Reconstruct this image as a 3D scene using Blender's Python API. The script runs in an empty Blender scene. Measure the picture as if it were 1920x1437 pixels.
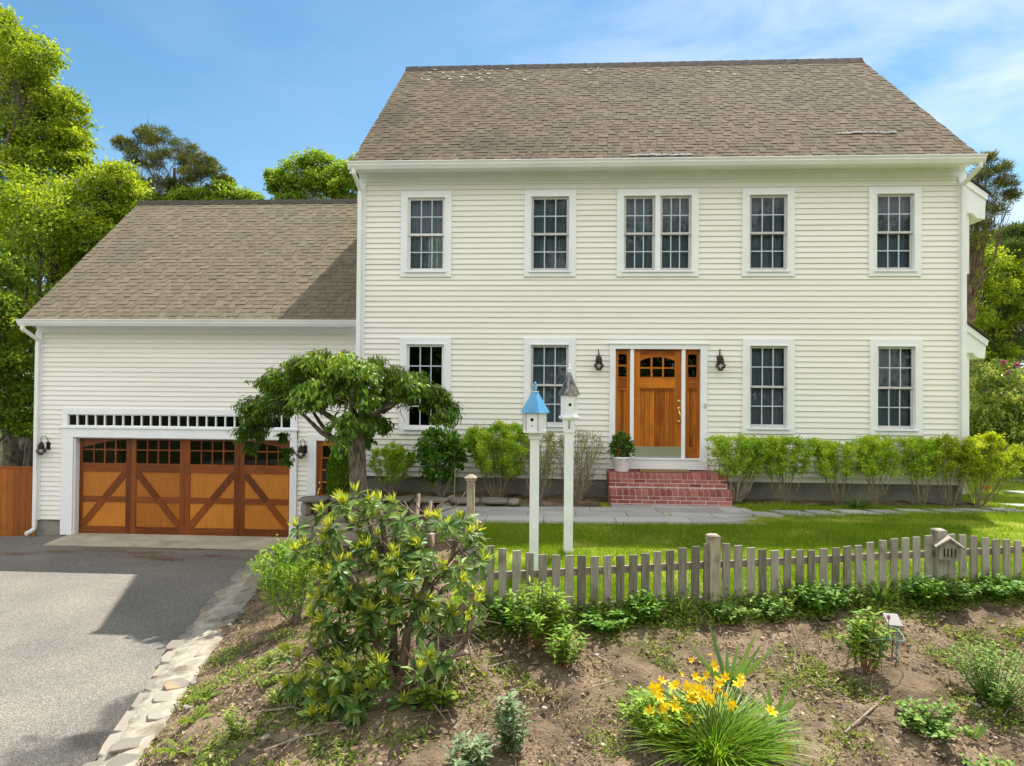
import bpy, random
import numpy as np
from math import radians as R, pi, sin, cos, atan2, sqrt
from mathutils import Vector, Matrix, Euler

rng = np.random.default_rng(11); random.seed(11)
SC = bpy.context.scene; COL = SC.collection

# ------------------------------------------------------------------ camera
cam = bpy.data.cameras.new('camera'); co = bpy.data.objects.new('camera', cam); COL.objects.link(co)
yaw, pitch, roll = .0588, .0136, .0085
fw = Vector((-sin(yaw)*cos(pitch), cos(yaw)*cos(pitch), sin(pitch)))
r0 = Vector((cos(yaw), sin(yaw), 0)); u0 = r0.cross(fw)
rr = r0*cos(roll)+u0*sin(roll); uu = rr.cross(fw)
m = Matrix((rr, uu, -fw)).transposed().to_4x4(); m.translation = Vector((-1.8375, -12.8137, 2.0344))
co.matrix_world = m
cam.sensor_fit = 'HORIZONTAL'; cam.sensor_width = 36; cam.lens = 36*1297/1920
cam.clip_start = .05; cam.clip_end = 1200
SC.camera = co
# ------------------------------------------------------------------ sky, sun, exposure
SUN = Vector((2.1, 3.8, 7.29)).normalized()
el = atan2(SUN.z, sqrt(SUN.x**2+SUN.y**2)); az = atan2(SUN.x, SUN.y)
W = bpy.data.worlds.new('World'); SC.world = W; W.use_nodes = True
nt = W.node_tree; N = nt.nodes; L = nt.links
bg = N['Background']; bg.inputs['Strength'].default_value = .10
sky = N.new('ShaderNodeTexSky'); sky.sky_type = 'NISHITA'; sky.sun_disc = False
sky.sun_elevation = el; sky.sun_rotation = az
sky.air_density = 1.0; sky.dust_density = .35; sky.ozone_density = 2.0; sky.altitude = 10
tc = N.new('ShaderNodeTexCoord')
mp = N.new('ShaderNodeMapping'); mp.inputs['Scale'].default_value = (1.5, 1.5, 4.5); mp.inputs['Rotation'].default_value = (0, .35, 0)
L.new(tc.outputs['Generated'], mp.inputs['Vector'])
nz = N.new('ShaderNodeTexNoise'); nz.inputs['Scale'].default_value = 2.4; nz.inputs['Detail'].default_value = 7; nz.inputs['Roughness'].default_value = .56
nz.inputs['Distortion'].default_value = .5
L.new(mp.outputs['Vector'], nz.inputs['Vector'])
rp = N.new('ShaderNodeValToRGB'); rp.color_ramp.elements[0].position = .36; rp.color_ramp.elements[1].position = .68
L.new(nz.outputs['Fac'], rp.inputs['Fac'])
dt = N.new('ShaderNodeVectorMath'); dt.operation = 'DOT_PRODUCT'
dt.inputs[1].default_value = Vector((.56, .70, .46)).normalized()
L.new(tc.outputs['Generated'], dt.inputs[0])
mr = N.new('ShaderNodeMapRange'); mr.interpolation_type = 'SMOOTHSTEP'
mr.inputs['From Min'].default_value = .74; mr.inputs['From Max'].default_value = .98
mr.inputs['To Min'].default_value = .10; mr.inputs['To Max'].default_value = 1.0
L.new(dt.outputs['Value'], mr.inputs['Value'])
mu = N.new('ShaderNodeMath'); mu.operation = 'MULTIPLY'
L.new(rp.outputs['Color'], mu.inputs[0]); L.new(mr.outputs['Result'], mu.inputs[1])
mu2 = N.new('ShaderNodeMath'); mu2.operation = 'MULTIPLY'; mu2.inputs[1].default_value = .62
L.new(mu.outputs[0], mu2.inputs[0])
mx = N.new('ShaderNodeMix'); mx.data_type = 'RGBA'
hs = N.new('ShaderNodeHueSaturation'); hs.inputs['Saturation'].default_value = 1.18; hs.inputs['Value'].default_value = .78; hs.inputs['Hue'].default_value = .486
L.new(sky.outputs['Color'], hs.inputs['Color'])
L.new(mu2.outputs[0], mx.inputs[0]); L.new(hs.outputs['Color'], mx.inputs[6])
mx.inputs[7].default_value = (5.6, 5.9, 6.3, 1)
# unseen bright clouds added in the southern sky to brighten the shaded facade
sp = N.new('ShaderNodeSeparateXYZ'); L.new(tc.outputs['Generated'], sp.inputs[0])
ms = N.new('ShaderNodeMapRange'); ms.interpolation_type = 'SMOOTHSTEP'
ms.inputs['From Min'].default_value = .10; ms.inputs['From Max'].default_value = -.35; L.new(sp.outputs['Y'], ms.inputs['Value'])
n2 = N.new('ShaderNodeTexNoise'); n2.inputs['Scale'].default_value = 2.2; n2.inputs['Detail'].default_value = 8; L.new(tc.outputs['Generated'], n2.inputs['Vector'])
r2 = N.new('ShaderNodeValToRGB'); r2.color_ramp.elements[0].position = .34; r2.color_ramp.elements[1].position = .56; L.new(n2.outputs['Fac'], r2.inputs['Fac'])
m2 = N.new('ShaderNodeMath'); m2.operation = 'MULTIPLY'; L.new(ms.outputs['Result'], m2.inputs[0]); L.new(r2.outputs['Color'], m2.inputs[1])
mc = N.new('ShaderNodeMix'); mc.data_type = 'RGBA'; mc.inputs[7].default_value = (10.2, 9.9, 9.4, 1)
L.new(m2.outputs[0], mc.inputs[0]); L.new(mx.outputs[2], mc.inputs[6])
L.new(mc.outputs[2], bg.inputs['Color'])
sd = bpy.data.lights.new('sun', 'SUN'); sd.energy = 4.1; sd.angle = R(.5); sd.color = (1, .95, .87)
so = bpy.data.objects.new('sun', sd); COL.objects.link(so); so.rotation_euler = SUN.to_track_quat('Z', 'Y').to_euler()
so.location = (5, 10, 20)
vs = SC.view_settings; vs.view_transform = 'Standard'; vs.look = 'None'; vs.gamma = 1; vs.exposure = 1.08
SC.cycles.max_bounces = 8; SC.cycles.transparent_max_bounces = 10

# ------------------------------------------------------------------ materials
def srgb(r, g, b):
    f = lambda c: ((c/255)/12.92 if c/255 <= .04045 else ((c/255+.055)/1.055)**2.4)
    return (f(r), f(g), f(b), 1)
def newmat(name):
    mt = bpy.data.materials.new(name); mt.use_nodes = True
    return mt, mt.node_tree.nodes, mt.node_tree.links, mt.node_tree.nodes['Principled BSDF']
def c4(c): return tuple(c)+(1,) if len(c) == 3 else c
def noise_mat(name, c1, c2, scale=8, rough=.7, bump=0, bscale=None, stretch=(1, 1, 1), detail=5, spec=.3, metal=0, lo=.35, hi=.65, rnd=0, bdist=.01, c3=None, s3=1.0, f3=.4):
    mt, n, l, b = newmat(name)
    t = n.new('ShaderNodeTexCoord'); mp = n.new('ShaderNodeMapping'); mp.inputs['Scale'].default_value = stretch
    l.new(t.outputs['Object'], mp.inputs['Vector'])
    x = n.new('ShaderNodeTexNoise'); x.inputs['Scale'].default_value = scale; x.inputs['Detail'].default_value = detail
    l.new(mp.outputs['Vector'], x.inputs['Vector'])
    rp = n.new('ShaderNodeValToRGB'); rp.color_ramp.elements[0].position = lo; rp.color_ramp.elements[1].position = hi
    rp.color_ramp.elements[0].color = c4(c1); rp.color_ramp.elements[1].color = c4(c2)
    fac = x.outputs['Fac']
    if rnd:
        at = n.new('ShaderNodeAttribute'); at.attribute_name = 'rnd'
        ma = n.new('ShaderNodeMix'); ma.data_type = 'FLOAT'; ma.inputs[0].default_value = rnd
        l.new(fac, ma.inputs[2]); l.new(at.outputs['Fac'], ma.inputs[3]); fac = ma.outputs[0]
    l.new(fac, rp.inputs['Fac'])
    col = rp.outputs['Color']
    if c3 is not None:
        y = n.new('ShaderNodeTexNoise'); y.inputs['Scale'].default_value = s3; y.inputs['Detail'].default_value = 6
        l.new(t.outputs['Object'], y.inputs['Vector'])
        r3 = n.new('ShaderNodeValToRGB'); r3.color_ramp.elements[0].position = 1-f3-.06; r3.color_ramp.elements[1].position = 1-f3+.1
        l.new(y.outputs['Fac'], r3.inputs['Fac'])
        mm = n.new('ShaderNodeMix'); mm.data_type = 'RGBA'; mm.inputs[7].default_value = c4(c3)
        l.new(r3.outputs['Color'], mm.inputs[0]); l.new(col, mm.inputs[6]); col = mm.outputs[2]
    l.new(col, b.inputs['Base Color'])
    b.inputs['Roughness'].default_value = rough; b.inputs['Specular IOR Level'].default_value = spec; b.inputs['Metallic'].default_value = metal
    if bump:
        y = n.new('ShaderNodeTexNoise'); y.inputs['Scale'].default_value = bscale or scale*3; y.inputs['Detail'].default_value = 6
        l.new(mp.outputs['Vector'], y.inputs['Vector'])
        bp = n.new('ShaderNodeBump'); bp.inputs['Strength'].default_value = bump; bp.inputs['Distance'].default_value = bdist
        l.new(y.outputs['Fac'], bp.inputs['Height']); l.new(bp.outputs['Normal'], b.inputs['Normal'])
    return mt
def leaf_mat(name, cols, tr=.38, rough=.45, spec=.35, gain=1.35):
    """cols: list of (position, colour) over the per-leaf random value"""
    mt, n, l, b = newmat(name)
    at = n.new('ShaderNodeAttribute'); at.attribute_name = 'rnd'
    rp = n.new('ShaderNodeValToRGB'); e = rp.color_ramp.elements
    for i, (p, c) in enumerate(cols):
        q = e[i] if i < 2 else e.new(p)
        q.position = p; q.color = c4(c)
    l.new(at.outputs['Fac'], rp.inputs['Fac'])
    l.new(rp.outputs['Color'], b.inputs['Base Color']); b.inputs['Roughness'].default_value = rough; b.inputs['Specular IOR Level'].default_value = spec
    t = n.new('ShaderNodeBsdfTranslucent'); g = n.new('ShaderNodeMix'); g.data_type = 'RGBA'; g.blend_type = 'MULTIPLY'; g.inputs[0].default_value = 1
    g.inputs[7].default_value = (gain*1.05, gain, gain*.45, 1)
    l.new(rp.outputs['Color'], g.inputs[6]); l.new(g.outputs[2], t.inputs['Color'])
    mx = n.new('ShaderNodeMixShader'); mx.inputs[0].default_value = tr
    l.new(b.outputs[0], mx.inputs[1]); l.new(t.outputs[0], mx.inputs[2]); l.new(mx.outputs[0], n['Material Output'].inputs['Surface'])
    return mt
def glass_mat(name, tint=(.88, .92, .93), ior=1.45, rough=0.0):
    mt, n, l, b = newmat(name)
    n.remove(b)
    tr = n.new('ShaderNodeBsdfTransparent'); tr.inputs['Color'].default_value = c4(tint)
    gl = n.new('ShaderNodeBsdfGlossy'); gl.inputs['Roughness'].default_value = rough
    fr = n.new('ShaderNodeFresnel'); fr.inputs['IOR'].default_value = ior
    mx = n.new('ShaderNodeMixShader'); l.new(fr.outputs[0], mx.inputs[0]); l.new(tr.outputs[0], mx.inputs[1]); l.new(gl.outputs[0], mx.inputs[2])
    l.new(mx.outputs[0], n['Material Output'].inputs['Surface'])
    return mt
M = {}
M['siding'] = noise_mat('cream_siding', (.80, .785, .735), (.86, .845, .80), 1.3, .55, 0, 60, (.25, 1, 6), rnd=.15)
M['trim'] = noise_mat('white_trim_paint', (.80, .83, .86), (.86, .88, .91), 3, .45)
M['gutter'] = noise_mat('white_gutter_metal', (.76, .78, .78), (.84, .85, .84), 2, .35, 0, c3=(.72, .71, .66), s3=2.2, f3=.32)
M['sash'] = noise_mat('sash_grey_vinyl', (.50, .50, .49), (.58, .58, .56), 5, .4)
M['sash_white'] = noise_mat('sash_white_vinyl', (.74, .75, .72), (.80, .80, .78), 5, .4)
M['grille'] = noise_mat('window_grille_white', (.46, .54, .61), (.52, .60, .67), 5, .5)
M['screen'] = noise_mat('grey_mesh_curtain', (.15, .19, .25), (.21, .26, .33), 3, .9, stretch=(6, 1, .6), spec=.05)
M['shutter'] = noise_mat('white_slat_shutter', (.55, .60, .62), (.65, .70, .72), 5, .6)
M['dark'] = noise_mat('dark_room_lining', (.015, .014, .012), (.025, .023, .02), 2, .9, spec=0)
M['glass'] = glass_mat('window_glass')
M['shingle'] = noise_mat('asphalt_shingle', (.068, .052, .033), (.178, .138, .090), 30, .95, 0, 300, spec=.15, lo=.1, hi=.9, rnd=.66, bdist=.004, c3=(.078, .063, .045), s3=.55, f3=.40)
M['shingle2'] = noise_mat('asphalt_shingle_tan', (.112, .092, .062), (.22, .184, .128), 30, .95, 0, 300, spec=.15, lo=.1, hi=.9, rnd=.66, bdist=.004, c3=(.14, .115, .09), s3=.5, f3=.35)
M['lichen'] = noise_mat('pale_lichen', (.42, .40, .30), (.55, .52, .40), 30, .95)
M['bluegrey'] = noise_mat('grey_shingle_patch', (.20, .20, .20), (.27, .27, .26), 20, .9)
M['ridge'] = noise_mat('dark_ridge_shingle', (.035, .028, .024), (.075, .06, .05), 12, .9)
M['concrete'] = noise_mat('foundation_concrete', (.19, .18, .165), (.30, .285, .26), 2.5, .9, .4, 30, c3=(.16, .15, .13), s3=1.3, f3=.38)
M['apron'] = noise_mat('apron_concrete', (.38, .335, .26), (.50, .45, .36), 2.0, .9, .3, 60, c3=(.28, .24, .18), s3=1.6, f3=.36)
def wood(name, c1, c2, horiz=False, rough=.35, k=.55, s3=2.4):
    return noise_mat(name, c1, c2, 3.2, rough, 0, 20, (1.0, 11, 11) if horiz else (11, 11, .7), detail=8, spec=.35, lo=.28, hi=.74, rnd=.38, c3=tuple(x*k for x in c2), s3=s3, f3=.38)
M['door'] = wood('varnished_mahogany', (.20, .045, .005), (.60, .19, .018))
M['door_h'] = wood('varnished_mahogany_rail', (.22, .048, .005), (.60, .19, .018), True)
M['gframe'] = wood('garage_door_frame_wood', (.105, .024, .004), (.27, .070, .009))
M['gframe_h'] = wood('garage_door_rail_wood', (.105, .024, .004), (.27, .070, .009), True)
M['gpanel'] = wood('garage_door_panel_wood', (.33, .105, .010), (.58, .215, .024), False, .4, .72, 1.6)
M['cedar'] = wood('cedar_fence_boards', (.20, .05, .007), (.45, .15, .020), False, .7)
M['fence'] = noise_mat('weathered_grey_wood', (.14, .122, .098), (.44, .405, .345), 5, .9, 0, 30, (14, 14, .9), lo=.3, hi=.75, rnd=.35, c3=(.11, .105, .06), s3=3, f3=.36)
M['fence_light'] = noise_mat('pale_worn_wood', (.26, .22, .16), (.45, .39, .30), 5, .9, 0, 30, (14, 14, .9), c3=(.17, .14, .10), s3=4, f3=.38)
M['rail'] = noise_mat('rail_wood', (.15, .12, .085), (.38, .33, .25), 5, .9, 0, 30, (.9, 14, 14), lo=.3, hi=.75)
M['brass'] = noise_mat('polished_brass', (.70, .50, .16), (.80, .60, .22), 5, .22, metal=1)
M['bronze'] = noise_mat('dark_bronze', (.035, .024, .02), (.09, .05, .036), 25, .45, metal=.6)
M['globe'] = glass_mat('lantern_glass', (.93, .93, .90), 1.9, .03)
M['kick'] = noise_mat('steel_kick_plate', (.62, .62, .60), (.70, .70, .68), 4, .28, .01, 3, metal=1)
M['brick'] = noise_mat('red_brick', (.20, .050, .042), (.42, .15, .125), 14, .85, 0, 60, rnd=.7, lo=.1, hi=.9, c3=(.40, .27, .24), s3=7, f3=.32)
M['mortar'] = noise_mat('brick_mortar', (.52, .46, .43), (.68, .62, .58), 25, .95)
M['slate'] = noise_mat('bluestone_slab', (.32, .31, .29), (.47, .455, .43), 2.2, .8, .15, 12, rnd=.5, c3=(.50, .46, .40), s3=1.4, f3=.36)
M['fieldstone'] = noise_mat('fieldstone', (.15, .132, .105), (.33, .298, .245), 3.5, .9, .5, 18, rnd=.62, lo=.05, hi=.95, bdist=.02, c3=(.42, .28, .15), s3=3.2, f3=.34)
M['curbmortar'] = noise_mat('curb_mortar', (.27, .24, .185), (.42, .375, .30), 7, .95, 1, 14, c3=(.15, .13, .09), bdist=.03, s3=2.2, f3=.38)
M['white'] = noise_mat('white_painted_wood', (.76, .77, .78), (.84, .85, .86), 4, .5)
M['white_dirty'] = noise_mat('white_post_paint', (.74, .76, .79), (.82, .84, .86), 4, .45)
M['blue'] = noise_mat('sky_blue_paint', (.085, .30, .55), (.12, .38, .66), 4, .35)
M['slateroof'] = noise_mat('aged_copper_sheet', (.05, .045, .04), (.26, .25, .24), 7, .38, .3, 20, (4, 4, 1), metal=.5, c3=(.33, .19, .08), s3=6, f3=.33)
M['black'] = noise_mat('dark_hole', (.008, .008, .008), (.014, .013, .012), 5, .8)
M['seam'] = noise_mat('seam_shadow_gap', (.16, .15, .14), (.22, .21, .20), 5, .8)
M['pot'] = noise_mat('white_glazed_pot', (.74, .74, .72), (.82, .82, .80), 4, .35)
M['potsoil'] = noise_mat('potting_soil', (.02, .014, .01), (.05, .035, .025), 30, .95)
M['mat'] = noise_mat('coir_mat', (.20, .12, .055), (.34, .21, .10), 120, .95, .7, 300)
M['matmark'] = noise_mat('coir_mat_print', (.07, .04, .02), (.11, .065, .035), 60, .95)
M['bark'] = noise_mat('grey_brown_bark', (.075, .058, .044), (.24, .20, .16), 9, .95, .9, 24, (3, 3, .8), bdist=.02)
M['bark_oak'] = noise_mat('oak_bark', (.06, .05, .04), (.17, .145, .115), 8, .95, .6, 20)
M['bark_pine'] = noise_mat('pine_bark', (.10, .065, .045), (.22, .15, .11), 8, .95, .6, 20)
M['stem'] = noise_mat('privet_stem', (.13, .105, .06), (.27, .225, .145), 14, .9, .3, 40)
M['stem_grey'] = noise_mat('bare_grey_stem', (.20, .165, .13), (.38, .33, .27), 14, .9, .3, 40)
M['rhodowood'] = noise_mat('rhododendron_wood', (.15, .105, .075), (.33, .25, .19), 9, .9, .6, 30, (1, 1, .6), bdist=.01)
M['cut'] = noise_mat('pale_cut_wood', (.48, .38, .27), (.60, .50, .38), 20, .8)
M['greenstem'] = noise_mat('green_stem', (.10, .15, .03), (.17, .24, .05), 10, .6)
M['redstem'] = noise_mat('reddish_stem', (.16, .07, .04), (.24, .13, .06), 10, .6)
M['litter'] = leaf_mat('bark_litter', [(0, (.035, .022, .014)), (1, (.46, .34, .22)), (.5, (.17, .11, .07))], .05, .9, .1)
M['needles'] = leaf_mat('fallen_pine_needles', [(0, (.14, .055, .02)), (1, (.30, .14, .05))], .0, .9, .1)
M['twig'] = noise_mat('dry_twig', (.20, .15, .11), (.40, .32, .25), 14, .9)
M['pebble'] = noise_mat('pale_pebble', (.20, .175, .145), (.42, .38, .32), 6, .9, rnd=.6)
M['grass'] = leaf_mat('lawn_grass_blades', [(0, (.10, .18, .012)), (1, (.48, .46, .10)), (.55, (.20, .32, .016)), (.88, (.28, .39, .03))], .4, .5, .2)
M['tallgrass'] = leaf_mat('long_grass', [(0, (.045, .12, .02)), (1, (.15, .25, .05))], .35, .45, .3)
M['daylily'] = leaf_mat('daylily_leaf', [(0, (.07, .19, .015)), (1, (.28, .42, .045))], .38, .4, .35)
M['iris'] = leaf_mat('iris_leaf', [(0, (.07, .17, .05)), (1, (.17, .28, .08))], .35, .4, .35)
M['petal'] = leaf_mat('yellow_petal', [(0, (.84, .52, .010)), (1, (.92, .70, .02))], .3, .5, .2, 1.1)
M['pink'] = leaf_mat('magenta_blossom', [(0, (.45, .10, .32)), (1, (.62, .25, .48))], .3, .5, .2, 1.1)
M['redflower'] = leaf_mat('red_blossom', [(0, (.5, .04, .03)), (1, (.65, .12, .05))], .2, .5, .2, 1.1)
M['maple'] = leaf_mat('spring_maple_leaf', [(0, (0.109, 0.174, 0.017)), (1, (0.478, 0.522, 0.043)), (.5, (0.246, 0.341, 0.023))], .45, .5, .25, 1.5)
M['maple_d'] = leaf_mat('shaded_maple_leaf', [(0, (.06, .12, .02)), (1, (.38, .48, .045)), (.5, (.16, .26, .026))], .45, .5, .2, 1.5)
M['oak'] = leaf_mat('fresh_oak_leaf', [(0, (0.098, 0.175, 0.021)), (1, (0.392, 0.476, 0.056)), (.5, (0.196, 0.308, 0.028))], .45, .5, .25, 1.5)
M['pine'] = leaf_mat('pine_needle_tuft', [(0, (0.063, 0.088, 0.023)), (1, (0.337, 0.293, 0.078)), (.5, (0.147, 0.176, 0.043))], .2, .6, .2)
M['pine_g'] = leaf_mat('white_pine_needle', [(0, (0.053, 0.098, 0.038)), (1, (0.255, 0.300, 0.090)), (.5, (0.120, 0.195, 0.060))], .25, .6, .2)
M['cherry'] = leaf_mat('weeping_cherry_leaf', [(0, (0.051, 0.135, 0.018)), (1, (0.474, 0.558, 0.042)), (.5, (0.155, 0.296, 0.027))], .36, .42, .3)
M['privet'] = leaf_mat('privet_leaf', [(0, (0.159, 0.308, 0.039)), (1, (0.750, 0.750, 0.081)), (.5, (0.379, 0.591, 0.047))], .35, .5, .2)
M['privet_y'] = leaf_mat('golden_privet_leaf', [(0, (0.165, 0.264, 0.020)), (1, (0.572, 0.594, 0.033)), (.5, (0.363, 0.451, 0.024))], .38, .5, .2)
M['privet_b'] = leaf_mat('sparse_privet_leaf', [(0, (0.150, 0.200, 0.031)), (1, (0.565, 0.508, 0.092)), (.5, (0.299, 0.339, 0.054))], .35, .5, .2)
M['arb'] = leaf_mat('arborvitae_spray', [(0, (0.056, 0.140, 0.011)), (1, (0.224, 0.364, 0.028))], .25, .6, .2)
M['hydr'] = leaf_mat('broad_green_leaf', [(0, (0.047, 0.135, 0.016)), (1, (0.230, 0.378, 0.034)), (.5, (0.101, 0.243, 0.024))], .35, .5, .2)
M['rhodo_far'] = leaf_mat('far_rhododendron_leaf', [(0, (0.078, 0.155, 0.031)), (1, (0.750, 0.744, 0.186)), (.5, (0.248, 0.341, 0.070))], .3, .4, .35)
M['azalea'] = leaf_mat('glossy_bright_leaf', [(0, (0.081, 0.189, 0.024)), (1, (0.432, 0.540, 0.068)), (.5, (0.203, 0.351, 0.034))], .35, .5, .2)
M['rhodo'] = leaf_mat('rhododendron_leaf', [(0, (.05, .12, .03)), (1, (.27, .36, .10)), (.5, (.13, .23, .05))], .28, .45, .28)
M['rhodonew'] = leaf_mat('rhododendron_new_leaf', [(0, (.30, .38, .04)), (1, (.66, .66, .12))], .4, .4, .3)
M['peony'] = leaf_mat('peony_leaf', [(0, (0.070, 0.171, 0.018)), (1, (0.373, 0.497, 0.047)), (.5, (0.171, 0.310, 0.028))], .35, .5, .2)
M['greyleaf'] = leaf_mat('grey_green_leaf', [(0, (.09, .15, .07)), (1, (.28, .36, .19))], .3, .6, .2)
M['aster'] = leaf_mat('aster_leaf', [(0, (0.054, 0.135, 0.024)), (1, (0.297, 0.419, 0.068)), (.5, (0.135, 0.257, 0.041))], .3, .5, .2)
M['weed'] = leaf_mat('weed_leaf', [(0, (0.081, 0.162, 0.027)), (1, (0.365, 0.432, 0.068))], .35, .5, .3)
M['fern'] = leaf_mat('fern_frond', [(0, (.08, .16, .012)), (1, (.30, .38, .03))], .4, .5, .25)
M['potleaf'] = leaf_mat('pot_plant_leaf', [(0, (.025, .085, .015)), (1, (.14, .24, .03))], .3, .5, .2)
M['teal'] = noise_mat('teal_wire_coating', (.10, .22, .20), (.16, .30, .28), 10, .5)
M['bellbtn'] = noise_mat('cream_bell_plastic', (.62, .56, .44), (.68, .62, .50), 5, .4)

# asphalt: aggregate speckle, tyre-worn tone, dark oily stains by the curb
def asphalt():
    mt, n, l, b = newmat('driveway_asphalt')
    t = n.new('ShaderNodeTexCoord')
    v = n.new('ShaderNodeTexVoronoi'); v.inputs['Scale'].default_value = 120; l.new(t.outputs['Object'], v.inputs['Vector'])
    sx = n.new('ShaderNodeSeparateColor'); l.new(v.outputs['Color'], sx.inputs[0])
    r = n.new('ShaderNodeValToRGB'); e = r.color_ramp.elements
    e[0].position = 0; e[0].color = (.11, .103, .09, 1); e[1].position = 1; e[1].color = (.36, .335, .29, 1)
    q = e.new(.7); q.color = (.205, .19, .165, 1)
    l.new(sx.outputs[0], r.inputs['Fac'])
    x = n.new('ShaderNodeTexNoise'); x.inputs['Scale'].default_value = .8; x.inputs['Detail'].default_value = 8; l.new(t.outputs['Object'], x.inputs['Vector'])
    r2 = n.new('ShaderNodeValToRGB'); r2.color_ramp.elements[0].position = .3; r2.color_ramp.elements[1].position = .7
    r2.color_ramp.elements[0].color = (.82, .82, .83, 1); r2.color_ramp.elements[1].color = (1.12, 1.1, 1.06, 1)
    l.new(x.outputs['Fac'], r2.inputs['Fac'])
    m1 = n.new('ShaderNodeMix'); m1.data_type = 'RGBA'; m1.blend_type = 'MULTIPLY'; m1.inputs[0].default_value = 1
    l.new(r.outputs['Color'], m1.inputs[6]); l.new(r2.outputs['Color'], m1.inputs[7])
    col = m1.outputs[2]
    for (cx, cy, rx, ry, amt) in ((-5.75, -6.35, .55, .75, .8), (-5.95, -7.35, .75, .7, .75)):
        mp = n.new('ShaderNodeMapping'); mp.inputs['Location'].default_value = (-cx/rx, -cy/ry, 0); mp.inputs['Scale'].default_value = (1/rx, 1/ry, 0)
        l.new(t.outputs['Object'], mp.inputs['Vector'])
        ln = n.new('ShaderNodeVectorMath'); ln.operation = 'LENGTH'; l.new(mp.outputs[0], ln.inputs[0])
        nz = n.new('ShaderNodeTexNoise'); nz.inputs['Scale'].default_value = 2.6; nz.inputs['Detail'].default_value = 8; l.new(t.outputs['Object'], nz.inputs['Vector'])
        ad = n.new('ShaderNodeMath'); ad.operation = 'MULTIPLY_ADD'; ad.inputs[1].default_value = 2.2; l.new(nz.outputs['Fac'], ad.inputs[0])
        sb = n.new('ShaderNodeMath'); sb.operation = 'SUBTRACT'; sb.inputs[1].default_value = 1.1; l.new(ln.outputs['Value'], sb.inputs[0]); l.new(sb.outputs[0], ad.inputs[2])
        mr = n.new('ShaderNodeMapRange'); mr.interpolation_type = 'SMOOTHSTEP'
        mr.inputs['From Min'].default_value = .45; mr.inputs['From Max'].default_value = 1.0; mr.inputs['To Min'].default_value = amt; mr.inputs['To Max'].default_value = 0
        l.new(ad.outputs[0], mr.inputs['Value'])
        mm = n.new('ShaderNodeMix'); mm.data_type = 'RGBA'; mm.blend_type = 'MULTIPLY'; mm.inputs[7].default_value = (.30, .30, .31, 1)
        l.new(mr.outputs[0], mm.inputs[0]); l.new(col, mm.inputs[6]); col = mm.outputs[2]
    l.new(col, b.inputs['Base Color']); b.inputs['Roughness'].default_value = .9; b.inputs['Specular IOR Level'].default_value = .25
    bp = n.new('ShaderNodeBump'); bp.inputs['Strength'].default_value = .6; bp.inputs['Distance'].default_value = .006
    l.new(v.outputs['Distance'], bp.inputs['Height']); l.new(bp.outputs['Normal'], b.inputs['Normal'])
    return mt
M['asphalt'] = asphalt()
M['lawnbase'] = noise_mat('lawn_ground', (.15, .20, .016), (.28, .31, .04), 2.2, .95, .6, 40, c3=(.24, .20, .10), s3=1.1, f3=.36, spec=.05)
M['soil'] = noise_mat('garden_soil', (.090, .066, .044), (.26, .190, .125), 3.2, .97, 1, 40, detail=10, spec=.08, bdist=.03, c3=(.10, .095, .04), s3=2.6, f3=.38)
M['woodfloor'] = noise_mat('woodland_floor', (.03, .045, .012), (.09, .10, .03), .6, .97, .5, 10, spec=.05)

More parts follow.
